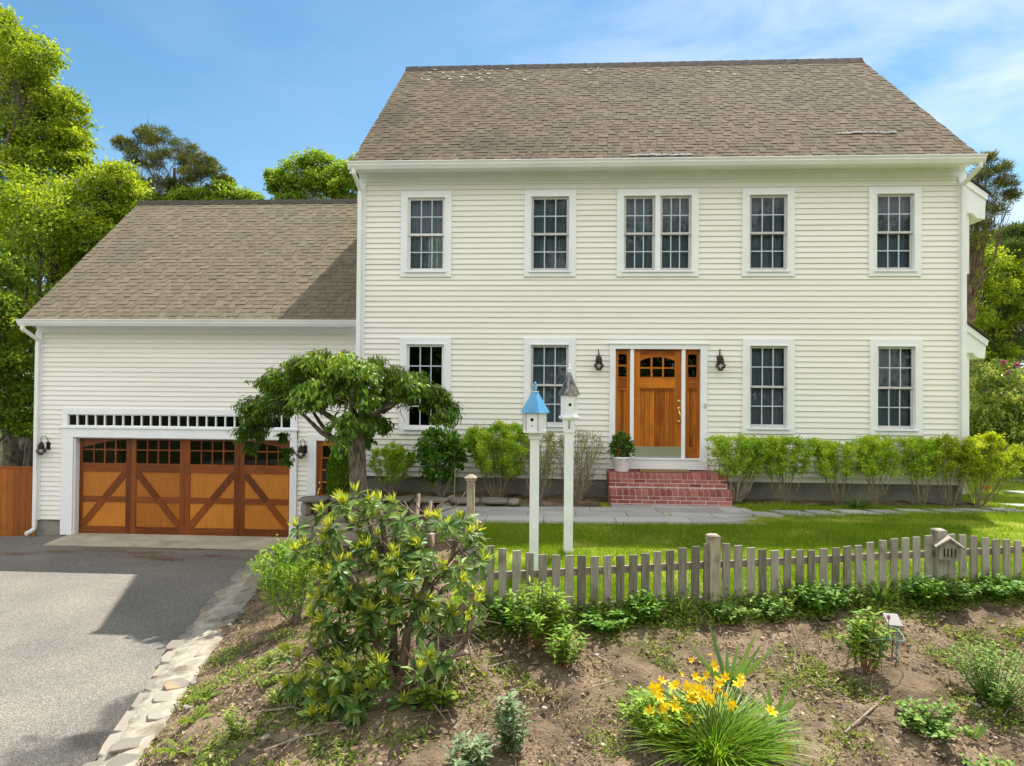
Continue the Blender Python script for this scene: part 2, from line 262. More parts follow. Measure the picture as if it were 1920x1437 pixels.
# ------------------------------------------------------------------ mesh builder
ORG = {}
class MB:
    def __init__(s): s.V = []; s.G = {}; s.r = []; s.n = 0
    def add(s, v, f, rnd=None, mi=0):
        v = np.asarray(v, float).reshape(-1, 3)
        if isinstance(f, np.ndarray): groups = [f]
        else:
            d = {}
            for q in f: d.setdefault(len(q), []).append(q)
            groups = [np.array(x) for x in d.values()]
        for g in groups: s.G.setdefault((g.shape[1], mi), []).append(g+s.n)
        s.V.append(v)
        if rnd is None: rnd = random.random()
        s.r.append(np.broadcast_to(np.asarray(rnd, float), (len(v),)))
        s.n += len(v); return s
    def box(s, x0, x1, y0, y1, z0, z1, rnd=None, mi=0):
        v = [(x, y, z) for z in (z0, z1) for y in (y0, y1) for x in (x0, x1)]
        return s.add(v, [(0, 2, 3, 1), (4, 5, 7, 6), (0, 1, 5, 4), (2, 6, 7, 3), (0, 4, 6, 2), (1, 3, 7, 5)], rnd, mi)
    def hull8(s, bot, top, rnd=None, mi=0):
        n = len(bot)
        f = [tuple(range(n))[::-1], tuple(range(n, 2*n))]+[(i, (i+1) % n, n+(i+1) % n, n+i) for i in range(n)]
        return s.add(list(bot)+list(top), f, rnd, mi)
    def bar(s, p, q, w, h, up=(0, 1, 0), rnd=None, mi=0):
        p = Vector(p); q = Vector(q); d = (q-p).normalized(); u = Vector(up); u = (u-d*u.dot(d)).normalized(); a = d.cross(u)
        c = [(-1, -1), (1, -1), (1, 1), (-1, 1)]
        return s.hull8([p+a*(w/2*i)+u*(h/2*j) for i, j in c], [q+a*(w/2*i)+u*(h/2*j) for i, j in c], rnd, mi)
    def prism(s, poly, axis, a0, a1, rnd=None, mi=0):
        f = {'x': lambda a, p: (a, p[0], p[1]), 'y': lambda a, p: (p[0], a, p[1]), 'z': lambda a, p: (p[0], p[1], a)}[axis]
        return s.hull8([f(a0, p) for p in poly], [f(a1, p) for p in poly], rnd, mi)
    def tube(s, pts, rad, n=7, rnd=None, mi=0, cap=True):
        P = np.asarray(pts, float); k = len(P); rad = np.broadcast_to(np.asarray(rad, float), (k,))
        T = np.gradient(P, axis=0); T /= np.linalg.norm(T, axis=1)[:, None]+1e-9
        ref = np.array([0, 0, 1.]) if abs(T[0][2]) < .9 else np.array([1., 0, 0])
        V = []
        a = np.cross(T[0], ref); a /= np.linalg.norm(a)
        for i in range(k):
            a = a-T[i]*a.dot(T[i]); a /= np.linalg.norm(a)+1e-9; b = np.cross(T[i], a)
            th = np.arange(n)*2*pi/n
            V.append(P[i]+rad[i]*(np.cos(th)[:, None]*a+np.sin(th)[:, None]*b))
        f = [(i*n+j, i*n+(j+1) % n, (i+1)*n+(j+1) % n, (i+1)*n+j) for i in range(k-1) for j in range(n)]
        if cap: f += [tuple(range(n))[::-1], tuple((k-1)*n+j for j in range(n))]
        return s.add(np.concatenate(V), f, rnd, mi)
    def lathe(s, c, prof, n=16, rnd=None, mi=0):
        V = []; F = []
        for r, z in prof:
            for j in range(n): V.append((c[0]+r*cos(2*pi*j/n), c[1]+r*sin(2*pi*j/n), c[2]+z))
        for i in range(len(prof)-1):
            for j in range(n): F.append((i*n+j, i*n+(j+1) % n, (i+1)*n+(j+1) % n, (i+1)*n+j))
        F += [tuple(range(n))[::-1], tuple((len(prof)-1)*n+j for j in range(n))]
        return s.add(V, F, rnd, mi)
    def build(s, name, mats, parent=None, base=None, smooth=False, **props):
        me = bpy.data.meshes.new(name)
        V = np.concatenate(s.V) if s.V else np.zeros((0, 3))
        org = np.array(ORG[parent.name]) if parent else (np.array(base, float) if base is not None else np.zeros(3))
        V = V-org
        me.vertices.add(len(V)); me.vertices.foreach_set('co', V.astype(np.float32).ravel())
        li = []; ls = []; mi = []; off = 0
        for (k, m_), gs in s.G.items():
            g = np.concatenate(gs); li.append(g.ravel()); ls.append(off+np.arange(len(g))*k); mi.append(np.full(len(g), m_)); off += g.size
        li = np.concatenate(li); ls = np.concatenate(ls); mi = np.concatenate(mi)
        me.loops.add(len(li)); me.loops.foreach_set('vertex_index', li.astype(np.int32))
        me.polygons.add(len(ls)); me.polygons.foreach_set('loop_start', ls.astype(np.int32))
        me.polygons.foreach_set('material_index', mi.astype(np.int32))
        me.polygons.foreach_set('use_smooth', np.full(len(ls), bool(smooth)))
        at = me.attributes.new('rnd', 'FLOAT', 'POINT'); at.data.foreach_set('value', np.concatenate(s.r).astype(np.float32))
        me.update(calc_edges=True); me.validate()
        for x in (mats if isinstance(mats, (list, tuple)) else [mats]): me.materials.append(M[x] if isinstance(x, str) else x)
        o = bpy.data.objects.new(name, me); COL.objects.link(o)
        if parent: o.parent = parent
        else: o.location = tuple(org)
        ORG[o.name] = tuple(org)
        for k, v in props.items(): o[k] = v
        return o
def thing(name, label, cat, loc, group=None):
    o = bpy.data.objects.new(name, None); COL.objects.link(o); o.location = loc; o.empty_display_size = .2
    o['label'] = label; o['category'] = cat
    if group: o['group'] = group
    ORG[o.name] = tuple(loc); return o
def tag(o, label, cat, group=None):
    o['label'] = label; o['category'] = cat
    if group: o['group'] = group
    return o
def nrm(a): return a/(np.linalg.norm(a, axis=-1, keepdims=True)+1e-9)
def leaves(mb, P, D, Nn, Ln, Wd, prof=None, fold=.25, droop=0., rnd=None, mi=0):
    """one leaf per row: base P, direction D, facing Nn; prof = widths along it"""
    P = np.asarray(P, float); n = len(P)
    if n == 0: return
    D = nrm(np.asarray(D, float)); Nn = np.asarray(Nn, float)+1e-4
    S = nrm(np.cross(D, Nn)); Nn = np.cross(S, D)
    Ln = np.broadcast_to(Ln, (n,))[:, None]; Wd = np.broadcast_to(Wd, (n,))[:, None]
    if rnd is None: rnd = rng.random(n)
    if prof is None:      # folded diamond, two triangles
        b = P; t = P+D*Ln-Nn*Ln*droop; c = P+D*Ln*.45+Nn*Wd*fold
        V = np.stack([b, c+S*Wd*.5, t, c-S*Wd*.5], 1).reshape(-1, 3)
        i = np.arange(n)[:, None]*4
        mb.add(V, np.concatenate([i+[0, 1, 2], i+[0, 2, 3]]), np.repeat(rnd, 4), mi); return
    k = len(prof); cols = []
    for s_, w in prof:
        c = P+D*Ln*s_-Nn*Ln*droop*s_*s_
        cols += [c+S*Wd*.5*w+Nn*Wd*fold*w*.5, c, c-S*Wd*.5*w+Nn*Wd*fold*w*.5]
    V = np.stack(cols, 1).reshape(-1, 3); i = np.arange(n)[:, None]*(3*k); F = []
    for j in range(k-1):
        a = 3*j
        F += [i+[a, a+1, a+4, a+3], i+[a+1, a+2, a+5, a+4]]
    mb.add(V, np.concatenate(F), np.repeat(rnd, 3*k), mi)
OV = [(0, .12), (.25, .8), (.55, 1), (.82, .6), (1, .04)]
LANCE = [(0, .2), (.3, 1), (.65, .75), (1, .04)]
BLADE = [(0, .7), (.25, 1), (.5, .9), (.75, .65), (1, .05)]
def twigs(mb, A, B, ra, rb, mi=0):
    A = np.asarray(A, float); B = np.asarray(B, float); n = len(A)
    if n == 0: return
    d = nrm(B-A); ref = np.where(np.abs(d[:, 2:3]) < .9, [[0, 0, 1.]], [[1., 0, 0]])
    a = nrm(np.cross(d, ref)); b = np.cross(d, a)
    ra = np.broadcast_to(ra, (n,))[:, None]; rb = np.broadcast_to(rb, (n,))[:, None]
    V = []
    for Q, r in ((A, ra), (B, rb)):
        for th in (0, 2.094, 4.189): V.append(Q+r*(cos(th)*a+sin(th)*b))
    V = np.stack(V, 1).reshape(-1, 3); i = np.arange(n)[:, None]*6
    mb.add(V, np.concatenate([i+[0, 1, 4, 3], i+[1, 2, 5, 4], i+[2, 0, 3, 5]]), np.repeat(rng.random(n), 6), mi)
def unit(n): return nrm(rng.normal(size=(n, 3)))

# ------------------------------------------------------------------ terrain
CURB_L = np.array([(-5.40, -8.3), (-5.52, -7.45), (-5.81, -6.48), (-6.34, -4.69), (-6.74, -2.98), (-7.03, -1.5), (-7.2, -.2), (-7.22, .42)])
CURB_R = np.array([(-4.90, -8.3), (-5.09, -7.5), (-5.33, -6.55), (-5.79, -4.6), (-6.17, -2.84), (-6.57, -1.3), (-6.86, -.3), (-6.9, .42)])
def cl(y): return np.interp(y, CURB_L[:, 1], CURB_L[:, 0])
def cr(y): return np.interp(y, CURB_R[:, 1], CURB_R[:, 0])
def fy(x): return -5.65+.214*np.clip(x, -4, 14)
def H(x, y):
    x = np.asarray(x, float); y = np.asarray(y, float)
    lv = .13-.07*np.clip(-2-y, 0, 99)+.02*np.clip(x+2, -1, 6)*np.clip(-(y+2)/4, 0, 1)
    s = fy(x)-y
    lv = np.where(s > 0, -.15+.02*np.clip(x+2, -1, 6)-.2*s, lv)
    bk = -.92+.32*np.clip(x-cr(y), -1, 99)
    k = .12; h = np.clip(.5+.5*(bk-lv)/k, 0, 1)
    return bk*(1-h)+lv*h-k*h*(1-h)
def h(x, y): return float(H(x, y))
def sheet(name, X0, X1, Y0, Y1, step, zf, mask, mt, noise=0, kind='structure'):
    nx = int((X1-X0)/step)+1; ny = int((Y1-Y0)/step)+1
    xs = np.linspace(X0, X1, nx); ys = np.linspace(Y0, Y1, ny); X, Y = np.meshgrid(xs, ys, indexing='ij')
    Z = zf(X, Y)
    if noise:
        n1 = rng.normal(size=X.shape); k = n1.copy()
        for sft in ((1, 0), (0, 1), (-1, 0), (0, -1)): k += np.roll(n1, sft, (0, 1))
        Z = Z+k/5*noise
        c = rng.normal(size=(nx//6+3, ny//6+3)); ix = np.arange(nx)/6; iy = np.arange(ny)/6
        i0 = ix.astype(int); j0 = iy.astype(int); fx = (ix-i0)[:, None]; fyy = (iy-j0)[None]
        g = lambda a, b: c[np.ix_(i0+a, j0+b)]
        Z = Z+noise*1.3*((g(0, 0)*(1-fx)+g(1, 0)*fx)*(1-fyy)+(g(0, 1)*(1-fx)+g(1, 1)*fx)*fyy)
    idx = np.arange(nx*ny).reshape(nx, ny)
    cx = (X[:-1, :-1]+X[1:, 1:])/2; cy = (Y[:-1, :-1]+Y[1:, 1:])/2; mk = mask(cx, cy)
    F = np.stack([idx[:-1, :-1], idx[1:, :-1], idx[1:, 1:], idx[:-1, 1:]], -1)[mk]
    mb = MB(); mb.add(np.stack([X, Y, Z], -1).reshape(-1, 3), F, .5)
    o = mb.build(name, mt, smooth=True); o['kind'] = kind
    return o
LX = -2.85                                       # left edge of the lawn
def is_bed(x, y):
    return (y < fy(x)) | ((x < LX) & (y < -2.6)) | ((x < -3.7) & (y < -1.2)) | ((y > -.62) & (y < .1) & (x < 5.6)) | ((y > -1.25) & (y < .1) & (x < -1.0))
def house_bed(x, y): return np.where((y > -1.3) & (x < -2.4) & (x > -5.5), .17, H(x, y))
g = MB(); g.box(-400, 400, -400, 400, -2.0, -1.35); g.build('ground', 'woodfloor')['kind'] = 'structure'
sheet('lawn', -4.2, 30, -7, 0.12, .1, H, lambda x, y: ~is_bed(x, y) & (x > -3.8), 'lawnbase', .008)
sheet('side_lawn', 5.3, 60, .12, 50, .6, lambda x, y: H(x*0+8, y*0-1)-.03*np.clip(x-9, 0, 99), lambda x, y: x > 5, 'lawnbase', .02)
sheet('garden_bed', -7.0, 8, -9.6, .12, .045, house_bed, lambda x, y: is_bed(x, y) & (x > cr(y)-.1), 'soil', .018)
sheet('front_slope', -5.2, 30, -13.6, -9.55, .5, H, lambda x, y: x > -99, 'soil', .03)
sheet('side_bed', 7.9, 30, -9.6, -3, .3, H, lambda x, y: is_bed(x, y), 'soil', .02)
sheet('driveway', -18, -5.0, -16, 1.36, .25, lambda x, y: -1.082+.012*np.clip(-12.5-x, 0, 9)*-4, lambda x, y: x < cl(y)+.45, 'asphalt')
a = MB(); a.hull8([(-11.98, .40, -1.3), (-7.0, .40, -1.3), (-7.0, 1.6, -1.3), (-12.12, 1.6, -1.3)], [(-11.92, .40, -1.066), (-7.0, .40, -1.066), (-7.0, 1.6, -1.05), (-12.08, 1.6, -1.05)])
a.build('garage_apron', 'apron')['kind'] = 'structure'

# ------------------------------------------------------------------ walls helpers
def lap(mb, x0, x1, z0, z1, y, expo, opens):
    k = 0; z = z0
    while z < z1-1e-4:
        zt = min(z+expo, z1)
        cuts = sorted({z, zt} | {q for o in opens for q in (o[2], o[3]) if z < q < zt})
        for a, b in zip(cuts[:-1], cuts[1:]):
            xs = [(x0, x1)]
            for o in opens:
                if o[2] < (a+b)/2 < o[3]:
                    nx = []
                    for p, q in xs:
                        if o[1] <= p or o[0] >= q: nx.append((p, q)); continue
                        if o[0] > p: nx.append((p, o[0]))
                        if o[1] < q: nx.append((o[1], q))
                    xs = nx
            ya = y-.021*(1-(a-z)/expo)-.002; yb = y-.021*(1-(b-z)/expo)-.002
            for p, q in xs:
                r_ = random.random()
                mb.add([(p, ya, a), (q, ya, a), (q, yb, b), (p, yb, b)], [(0, 1, 2, 3)], r_)
                if a == z: mb.add([(p, y, a), (q, y, a), (q, ya, a), (p, ya, a)], [(0, 1, 2, 3)], r_)
        z = zt
def shingles(mb, x0, x1, y0, z0, run, rise, expo=.143, wmin=.12, wmax=.34, tone=None):
    Ls = sqrt(run*run+rise*rise); d = np.array([0, run/Ls, rise/Ls]); nn = np.array([0, -rise/Ls, run/Ls])
    rows = int(Ls/expo)
    for i in range(rows+1):
        s0 = i*expo; s1 = min(s0+expo*1.05, Ls)
        x = x0+random.uniform(-.2, 0); tooth = random.random() < .5
        while x < x1:
            w = random.uniform(wmin, wmax)*(1 if tooth else .8)
            a = max(x, x0); b = min(x+w, x1)
            if b-a > .02:
                hh = (.014 if tooth else .007)+random.uniform(-.002, .002); jog = random.uniform(-.004, .004)
                e = np.array([0, y0, z0])
                p = lambda X, s_, q: (X, *(e+d*s_+nn*q)[1:])
                rn = random.random()
                if tone: rn = tone((a+b)/2, s0/Ls, rn)
                V = [p(a, s0+jog, .001), p(b-.005, s0+jog, .001), p(b-.005, s0+jog, hh), p(a, s0+jog, hh), p(b-.005, s1, hh*.3+.002), p(a, s1, hh*.3+.002), p(b-.005, s1, 0), p(a, s1, 0)]
                mb.add(V, [(3, 2, 4, 5)], rn); mb.add(V, [(0, 1, 2, 3), (0, 3, 5, 7), (1, 6, 4, 2)], rn, 1)  # dark butt and side faces: exposed asphalt, with the shadow lines painted in
            x += w; tooth = not tooth if random.random() < .85 else tooth
def gutter(mb, x0, x1, yb, zt):
    prof = [(yb, zt), (yb-.125, zt), (yb-.13, zt-.02), (yb-.115, zt-.045), (yb-.115, zt-.06), (yb-.09, zt-.10), (yb-.075, zt-.125), (yb, zt-.125)]
    mb.prism(prof, 'x', x0, x1)
    mb.box(x0-.01, x1+.01, yb-.138, yb-.12, zt-.012, zt+.006)
def casing(mb, x0, x1, z0, z1, w=.11, y0=-.045, y1=.02, sill=True):
    mb.box(x0, x0+w, y0, y1, z0, z1); mb.box(x1-w, x1, y0, y1, z0, z1)
    mb.box(x0+w, x1-w, y0+.002, y1, z1-w, z1)
    mb.box(x0+w, x1-w, y0+.002, y1, z0, z0+w-.02)
    i = .018                                          # inner stop bead and nosing of the sill
    a, b, c, d = x0+w, x1-w, z0+w-.02, z1-w
    mb.box(a-.004, a+i, y0-.012, y1+.08, c+.02, d); mb.box(b-i, b+.004, y0-.012, y1+.08, c+.02, d)
    mb.box(a+i, b-i, y0-.010, y1+.08, d-i, d+.004)
    if sill: mb.box(a-.02, b+.02, y0-.03, y1+.08, c-.012, c+.02)
def sash_unit(parent, x0, x1, z0, z1, y, smat, cols=3, curtain=True, shut=False, lowfrac=.5, gl='glass'):
    """double-hung pair inside an opening; parts are children of the window part"""
    zm = z0+(z1-z0)*lowfrac; fwid = .045
    for nm, a, b, yy in (('upper_sash', zm-.02, z1, y), ('lower_sash', z0, zm+.02, y+.028)):
        s = MB()
        bot = fwid*1.25 if nm == 'lower_sash' else .04
        s.box(x0, x0+fwid, yy, yy+.035, a, b); s.box(x1-fwid, x1, yy, yy+.035, a, b)
        s.box(x0+fwid, x1-fwid, yy+.001, yy+.034, a, a+bot); s.box(x0+fwid, x1-fwid, yy+.001, yy+.034, b-.042, b)
        s.build(nm, smat, parent)
        A, B, C, D = x0+fwid, x1-fwid, a+bot, b-.042
        p = MB(); p.add([(A, yy+.016, C), (B, yy+.016, C), (B, yy+.016, D), (A, yy+.016, D)], [(0, 1, 2, 3)]); p.build('pane', gl, parent)
        q = MB()
        for i in range(1, cols):
            X = A+(B-A)*i/cols; q.box(X-.010, X+.010, yy+.006, yy+.014, C, D)
        Z = (C+D)/2; q.box(A, B, yy+.0065, yy+.0135, Z-.010, Z+.010)
        q.build('grille', 'grille', parent)
    if curtain:
        c = MB(); nx = 40; zz = np.linspace(z0, z1, 6); xs = np.linspace(x0+.01, x1-.01, nx)
        ph = random.random()*9
        V = [(x, y+.12+.012*sin(x*55+ph)+.008*sin(x*23+ph), z) for z in zz for x in xs]
        F = [(i*nx+j, i*nx+j+1, (i+1)*nx+j+1, (i+1)*nx+j) for i in range(5) for j in range(nx-1)]
        c.add(V, F, .5); c.build('curtain', 'screen', parent, smooth=True)
    if shut:
        c = MB(); X0, X1 = x0+(x1-x0)*.56, x1-.02; z_ = z0+.05
        while z_ < zm-.02: c.bar((X0, y+.10, z_), (X1, y+.10, z_), .03, .006, (0, .7, .7)); z_ += .028
        for X in (X0, (X0+X1)/2, X1): c.box(X-.014, X+.014, y+.088, y+.112, z0+.04, zm)
        c.build('interior_shutter', 'shutter', parent)

# ------------------------------------------------------------------ main house
house = thing('colonial_house', 'two-storey cream clapboard house with brown shingle roof and varnished front door', 'house', (0, 4, 0))
UP = [(-4.70, -3.745), (-2.385, -1.43), (-.68, .805), (1.585, 2.52), (3.83, 4.745)]
LO = [(-4.695, -3.735), (-2.375, -1.42), (1.60, 2.525), (3.85, 4.765)]
UZ = (4.182, 5.795); LZ = (1.325, 3.045); DX = (-.797, .972); DZ = (.655, 2.937)
opens = [(a+.06, b-.06, UZ[0]+.06, UZ[1]-.06) for a, b in UP]+[(a+.06, b-.06, LZ[0]+.06, LZ[1]-.06) for a, b in LO]
opens[5] = (LO[0][0]+.06, LO[0][1]-.06, 1.30, LZ[1]-.06)
opens.append((DX[0]+.05, DX[1]-.05, .45, DZ[1]-.05))
w = MB(); lap(w, -5.42, 5.44, .45, 6.0, 0, .0994, opens)
gx = 5.5
for X, sg in ((-gx, 1), (gx, -1)):
    pts = [(X, .0, .45), (X, 8.5, .45), (X, 8.5, 6.05), (X, 4.25, 9.95), (X, .0, 6.05)]
    w.add(pts, [(0, 1, 2, 3, 4)])
w.add([(-gx, 8.5, .45), (gx, 8.5, .45), (gx, 8.5, 6.3), (-gx, 8.5, 6.3)], [(0, 1, 2, 3)])
w.build('wall', 'siding', house)
fd = MB(); fd.box(-5.47, 5.47, .02, 8.4, -.6, .45); fd.build('foundation', 'concrete', house)
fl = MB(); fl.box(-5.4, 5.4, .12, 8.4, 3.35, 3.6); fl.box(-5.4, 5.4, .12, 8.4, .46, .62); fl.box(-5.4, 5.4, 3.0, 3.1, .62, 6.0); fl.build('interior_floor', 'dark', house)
t = MB()
t.box(-5.5, -5.375, -.032, .0, .44, 6.02); t.box(5.395, 5.5, -.032, .0, .44, 6.02)
t.box(-5.53, -5.5, -.032, .12, .44, 6.02); t.box(5.5, 5.53, -.032, .12, .44, 6.02)
t.build('corner_board', 'trim', house)
t = MB(); t.box(-5.5, 5.5, -.036, 0, 5.965, 6.12); t.box(-5.5, 5.5, -.056, -.036, 6.06, 6.12); t.box(-5.52, 5.52, -.36, 0, 6.12, 6.145); t.box(-5.52, 5.52, -.375, -.35, 6.08, 6.24)
t.build('frieze_board', 'trim', house)
# roof
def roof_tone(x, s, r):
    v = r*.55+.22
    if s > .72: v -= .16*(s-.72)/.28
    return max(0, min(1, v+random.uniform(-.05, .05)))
YE, ZE, YR, ZR = -.40, 6.215, 4.25, 10.125
rf = MB()
sl = [(YE, ZE-.02), (YR, ZR-.02), (2*YR-YE, ZE-.02), (2*YR-YE, ZE-.06), (YR, ZR-.22), (YE, ZE-.06)]
rf.prism(sl, 'x', -5.55, 5.55, .4)
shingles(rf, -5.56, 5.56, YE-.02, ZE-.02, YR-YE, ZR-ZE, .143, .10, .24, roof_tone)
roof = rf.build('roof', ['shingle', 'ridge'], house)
rc = MB()
for x in np.arange(-5.56, 5.5, .3):
    x1_ = min(x+.305, 5.57)
    rc.hull8([(x, YR-.16, ZR-.12), (x1_, YR-.16, ZR-.12), (x1_, YR+.16, ZR-.12), (x, YR+.16, ZR-.12)], [(x, YR-.05, ZR+.035), (x1_, YR-.05, ZR+.045), (x1_, YR+.05, ZR+.045), (x, YR+.05, ZR+.035)])
rc.build('ridge_cap', 'ridge', roof)
def on_roof(mb, x, s, w_, hgt, ye, ze, run, rise, n=9):
    Ls = sqrt(run*run+rise*rise); d = np.array([0, run/Ls, rise/Ls]); nn = np.array([0, -rise/Ls, run/Ls])
    c = np.array([x, ye, ze])+d*s*Ls+nn*.026; V = [c]
    for j in range(n):
        a_ = 2*pi*j/n; q = random.uniform(.5, 1.1); V.append(c+np.array([1, 0, 0])*cos(a_)*w_*q+d*sin(a_)*hgt*q)
    mb.add(V, [(0, 1+j, 1+(j+1) % n) for j in range(n)])
li = MB()
for i in range(46):
    px = random.choice([random.gauss(-4.3, .45), random.gauss(-3.2, .7), random.uniform(-4.5, 4.5)])
    px = max(-5.2, min(5.2, px))
    on_roof(li, px, random.uniform(.80, .985) if px < -2 else random.uniform(.82, .97), random.uniform(.02, .07), random.uniform(.015, .045), YE, ZE, YR-YE, ZR-ZE)
li.build('lichen_patch', 'lichen', roof)
for (x0_, x1_, s_) in ((3.55, 4.55, .19), (-.4, .6, .028)):
    x_ = x0_; li = MB()
    while x_ < x1_:
        on_roof(li, x_, s_+random.uniform(-.004, .004), .11, .045, YE, ZE, YR-YE, ZR-ZE, 7); x_ += random.uniform(.07, .14)
    li.build('patched_shingle', 'bluegrey', roof)
rk = MB()
for X in (-5.58, 5.55):
    rk.hull8([(X, YE, ZE-.20), (X+.03, YE, ZE-.20), (X+.03, YR, ZR-.20), (X, YR, ZR-.20)], [(X, YE, ZE-.035), (X+.03, YE, ZE-.035), (X+.03, YR, ZR-.035), (X, YR, ZR-.035)])
rk.build('rake_board', 'trim', roof)
gm = MB(); gutter(gm, -5.60, 5.60, -.376, 6.205); gm.build('gutter', 'gutter', house)
def downspout(parent, x, y, zt, zb, xg, yg, foot):
    d = MB()
    pts = [(xg, yg, zt), (xg, yg, zt-.06), (xg+(x-xg)*.5, yg+(y-yg)*.5, zt-.17), (x, y, zt-.28), (x, y, zt-.4)]
    d.tube(pts, .042, 8); d.box(x-.038, x+.038, y-.05, y+.012, zb, zt-.38)
    d.box(x-.042, x+.042, y-.054, y+.012, (zt+zb)/2-.02, (zt+zb)/2+.02)
    d.box(x-.042, x+.042, y-.054, y+.012, zt-.46, zt-.44)
    if foot: d.tube([(x, y-.02, zb+.02), (x, y-.03, zb-.06), (x-.03, y-.10, zb-.11), (x-.06, y-.19, zb-.14)], .043, 8)
    return d.build('downspout', 'gutter', parent, smooth=False)
downspout(house, -5.475, -.05, 6.09, .30, -5.50, -.42, True)
downspout(house, 5.455, -.05, 6.09, .30, 5.535, -.42, False)
# windows
def window(x0, x1, z0, z1, smat='sash', double=False, curtain=True, shut=False):
    c = MB(); casing(c, x0, x1, z0, z1)
    if double: xm = (x0+x1)/2; c.box(xm-.045, xm+.045, -.05, .1, z0+.11, z1-.12)
    wn = c.build('window', 'trim', house)
    iw = .128
    if double:
        sash_unit(wn, x0+iw, xm-.045, z0+.11, z1-iw, .0, smat, 3, curtain); sash_unit(wn, xm+.045, x1-iw, z0+.11, z1-iw, .0, smat, 3, curtain)
    else: sash_unit(wn, x0+iw, x1-iw, z0+.11, z1-iw, .0, smat, 3, curtain, shut)
    return wn
for i, (a_, b_) in enumerate(UP): window(a_, b_, UZ[0], UZ[1], 'sash_white' if i == 0 else 'sash', i == 2, True, i == 0)
for i, (a_, b_) in enumerate(LO): window(a_, b_, LZ[0] if i else 1.24, LZ[1], 'sash_white' if i == 0 else 'sash', False, i != 0)
# front entrance
def arch_fill(mb, x0, x1, zs, zc, zt, y0, y1, n=14):
    for i in range(n):
        a_, b_ = x0+(x1-x0)*i/n, x0+(x1-x0)*(i+1)/n
        f = lambda x: zs+(zc-zs)*(1-((2*(x-x0)/(x1-x0)-1)**2))
        mb.hull8([(a_, y0, f(a_)), (b_, y0, f(b_)), (b_, y1, f(b_)), (a_, y1, f(a_))], [(a_, y0, zt), (b_, y0, zt), (b_, y1, zt), (a_, y1, zt)], .5)
ds = MB(); y0 = -.05
ds.box(-.797, -.69, y0, .1, .655, 2.85); ds.box(.85, .972, y0, .1, .655, 2.85); ds.box(-.797, .972, y0-.002, .1, 2.85, 2.937); ds.box(-.82, .995, y0-.025, .1, 2.937, 2.955)
ds.box(-.42, -.352, -.03, .1, .86, 2.85); ds.box(.513, .578, -.03, .1, .86, 2.85)
ds.box(-.80, .975, -.07, .1, .655, .83); ds.box(-.69, .85, -.085, .1, .83, .86)
surround = ds.build('door_surround', 'trim', house)
def slab(parent, nm, x0, x1, st, zb, zt, glass, beads, arch, panel_top, panel_bot, rows, cols):
    d = MB()
    yf, yk = .03, .075
    d.box(x0, x0+st, yf, yk, zb, zt); d.box(x1-st, x1, yf, yk, zb, zt)
    o = d.build(nm, 'door', parent)
    A, B = x0+st, x1-st
    r_ = MB(); r_.box(A, B, yf+.001, yk, zb, panel_bot); r_.build('rail', 'door_h', o)
    r_ = MB(); r_.box(A, B, yf+.001, yk, glass[1]+(.06 if arch else 0), zt)
    if arch: arch_fill(r_, A, B, glass[1]-.045, glass[1]+.03, glass[1]+.0601, yf+.001, yk)
    r_.build('rail', 'door_h', o); r_ = MB(); r_.box(A, B, yf+.001, yk, panel_top, glass[0])
    r_.box(A-.004, B+.004, yf-.010, yf+.002, panel_top-.03, panel_top-.012); r_.box(A, B, yf-.006, yf+.002, glass[0]-.012, glass[0]+.006)
    r_.build('rail', 'door_h', o); r_ = MB()
    for i in range(1, cols):
        X = A+(B-A)*i/cols; r_.box(X-.016, X+.016, yf+.006, yk-.01, glass[0], glass[1]+.05)
    for i in range(1, rows):
        Z = glass[0]+(glass[1]-glass[0])*i/rows; r_.box(A, B, yf+.0065, yk-.011, Z-.014, Z+.014)
    r_.build('muntin', 'door_h', o)
    p = MB(); p.add([(A, .055, glass[0]), (B, .055, glass[0]), (B, .055, glass[1]+.05), (A, .055, glass[1]+.05)], [(0, 1, 2, 3)]); p.build('pane', 'glass', o)
    b = MB(); k = beads
    for i in range(k):
        a_, b_ = A+(B-A)*i/k, A+(B-A)*(i+1)/k
        b.hull8([(a_+.004, .056, panel_bot), (b_-.004, .056, panel_bot), (b_-.0005, .066, panel_bot), (a_+.0005, .066, panel_bot)], [(a_+.004, .056, panel_top), (b_-.004, .056, panel_top), (b_-.0005, .066, panel_top), (a_+.0005, .066, panel_top)])
    b.box(A, B, .0661, .074, panel_bot, panel_top, 0)
    b.box(A, A+.022, .044, .058, panel_bot, panel_top); b.box(B-.022, B, .044, .058, panel_bot, panel_top)
    b.build('beadboard_panel', 'door', o)
    return o
zb, zt = .862, 2.842
door = slab(house, 'front_door', -.350, .511, .115, zb, zt, (2.335, 2.68), 7, True, 2.135, 1.06, 2, 3)
for x0_, x1_ in ((-.688, -.422), (.580, .848)): slab(house, 'sidelight', x0_, x1_, .055, zb, zt, (2.335, 2.76), 3, False, 2.135, 1.06, 2, 1)
k = MB(); k.box(-.345, .507, .018, .029, .868, 1.065); k.build('kick_plate', 'kick', door)
k = MB(); X = .475
k.lathe((X, .0, 0), [(.001, 0)], 3) if False else None
def knob(mb, x, z, r_):
    mb.tube([(x, .03, z), (x, .018, z), (x, .012, z)], [r_, r_, r_*.6], 14)
knob(k, X, 1.895, .034); k.tube([(X, .03, 1.76), (X, .02, 1.76), (X, .008, 1.755)], [.040, .036, .018], 14)
k.tube([(X, .02, 1.76), (X-.012, -.03, 1.72), (X+.006, -.045, 1.66), (X+.008, -.04, 1.60), (X+.002, -.01, 1.545), (X, .02, 1.53)], [.012, .013, .015, .012, .010, .012], 8)
k.lathe((X, .015, 1.53), [(.012, -.036), (.030, -.02), (.032, .01), (.012, .03)], 12)
k.build('handle', 'brass', door, smooth=True)
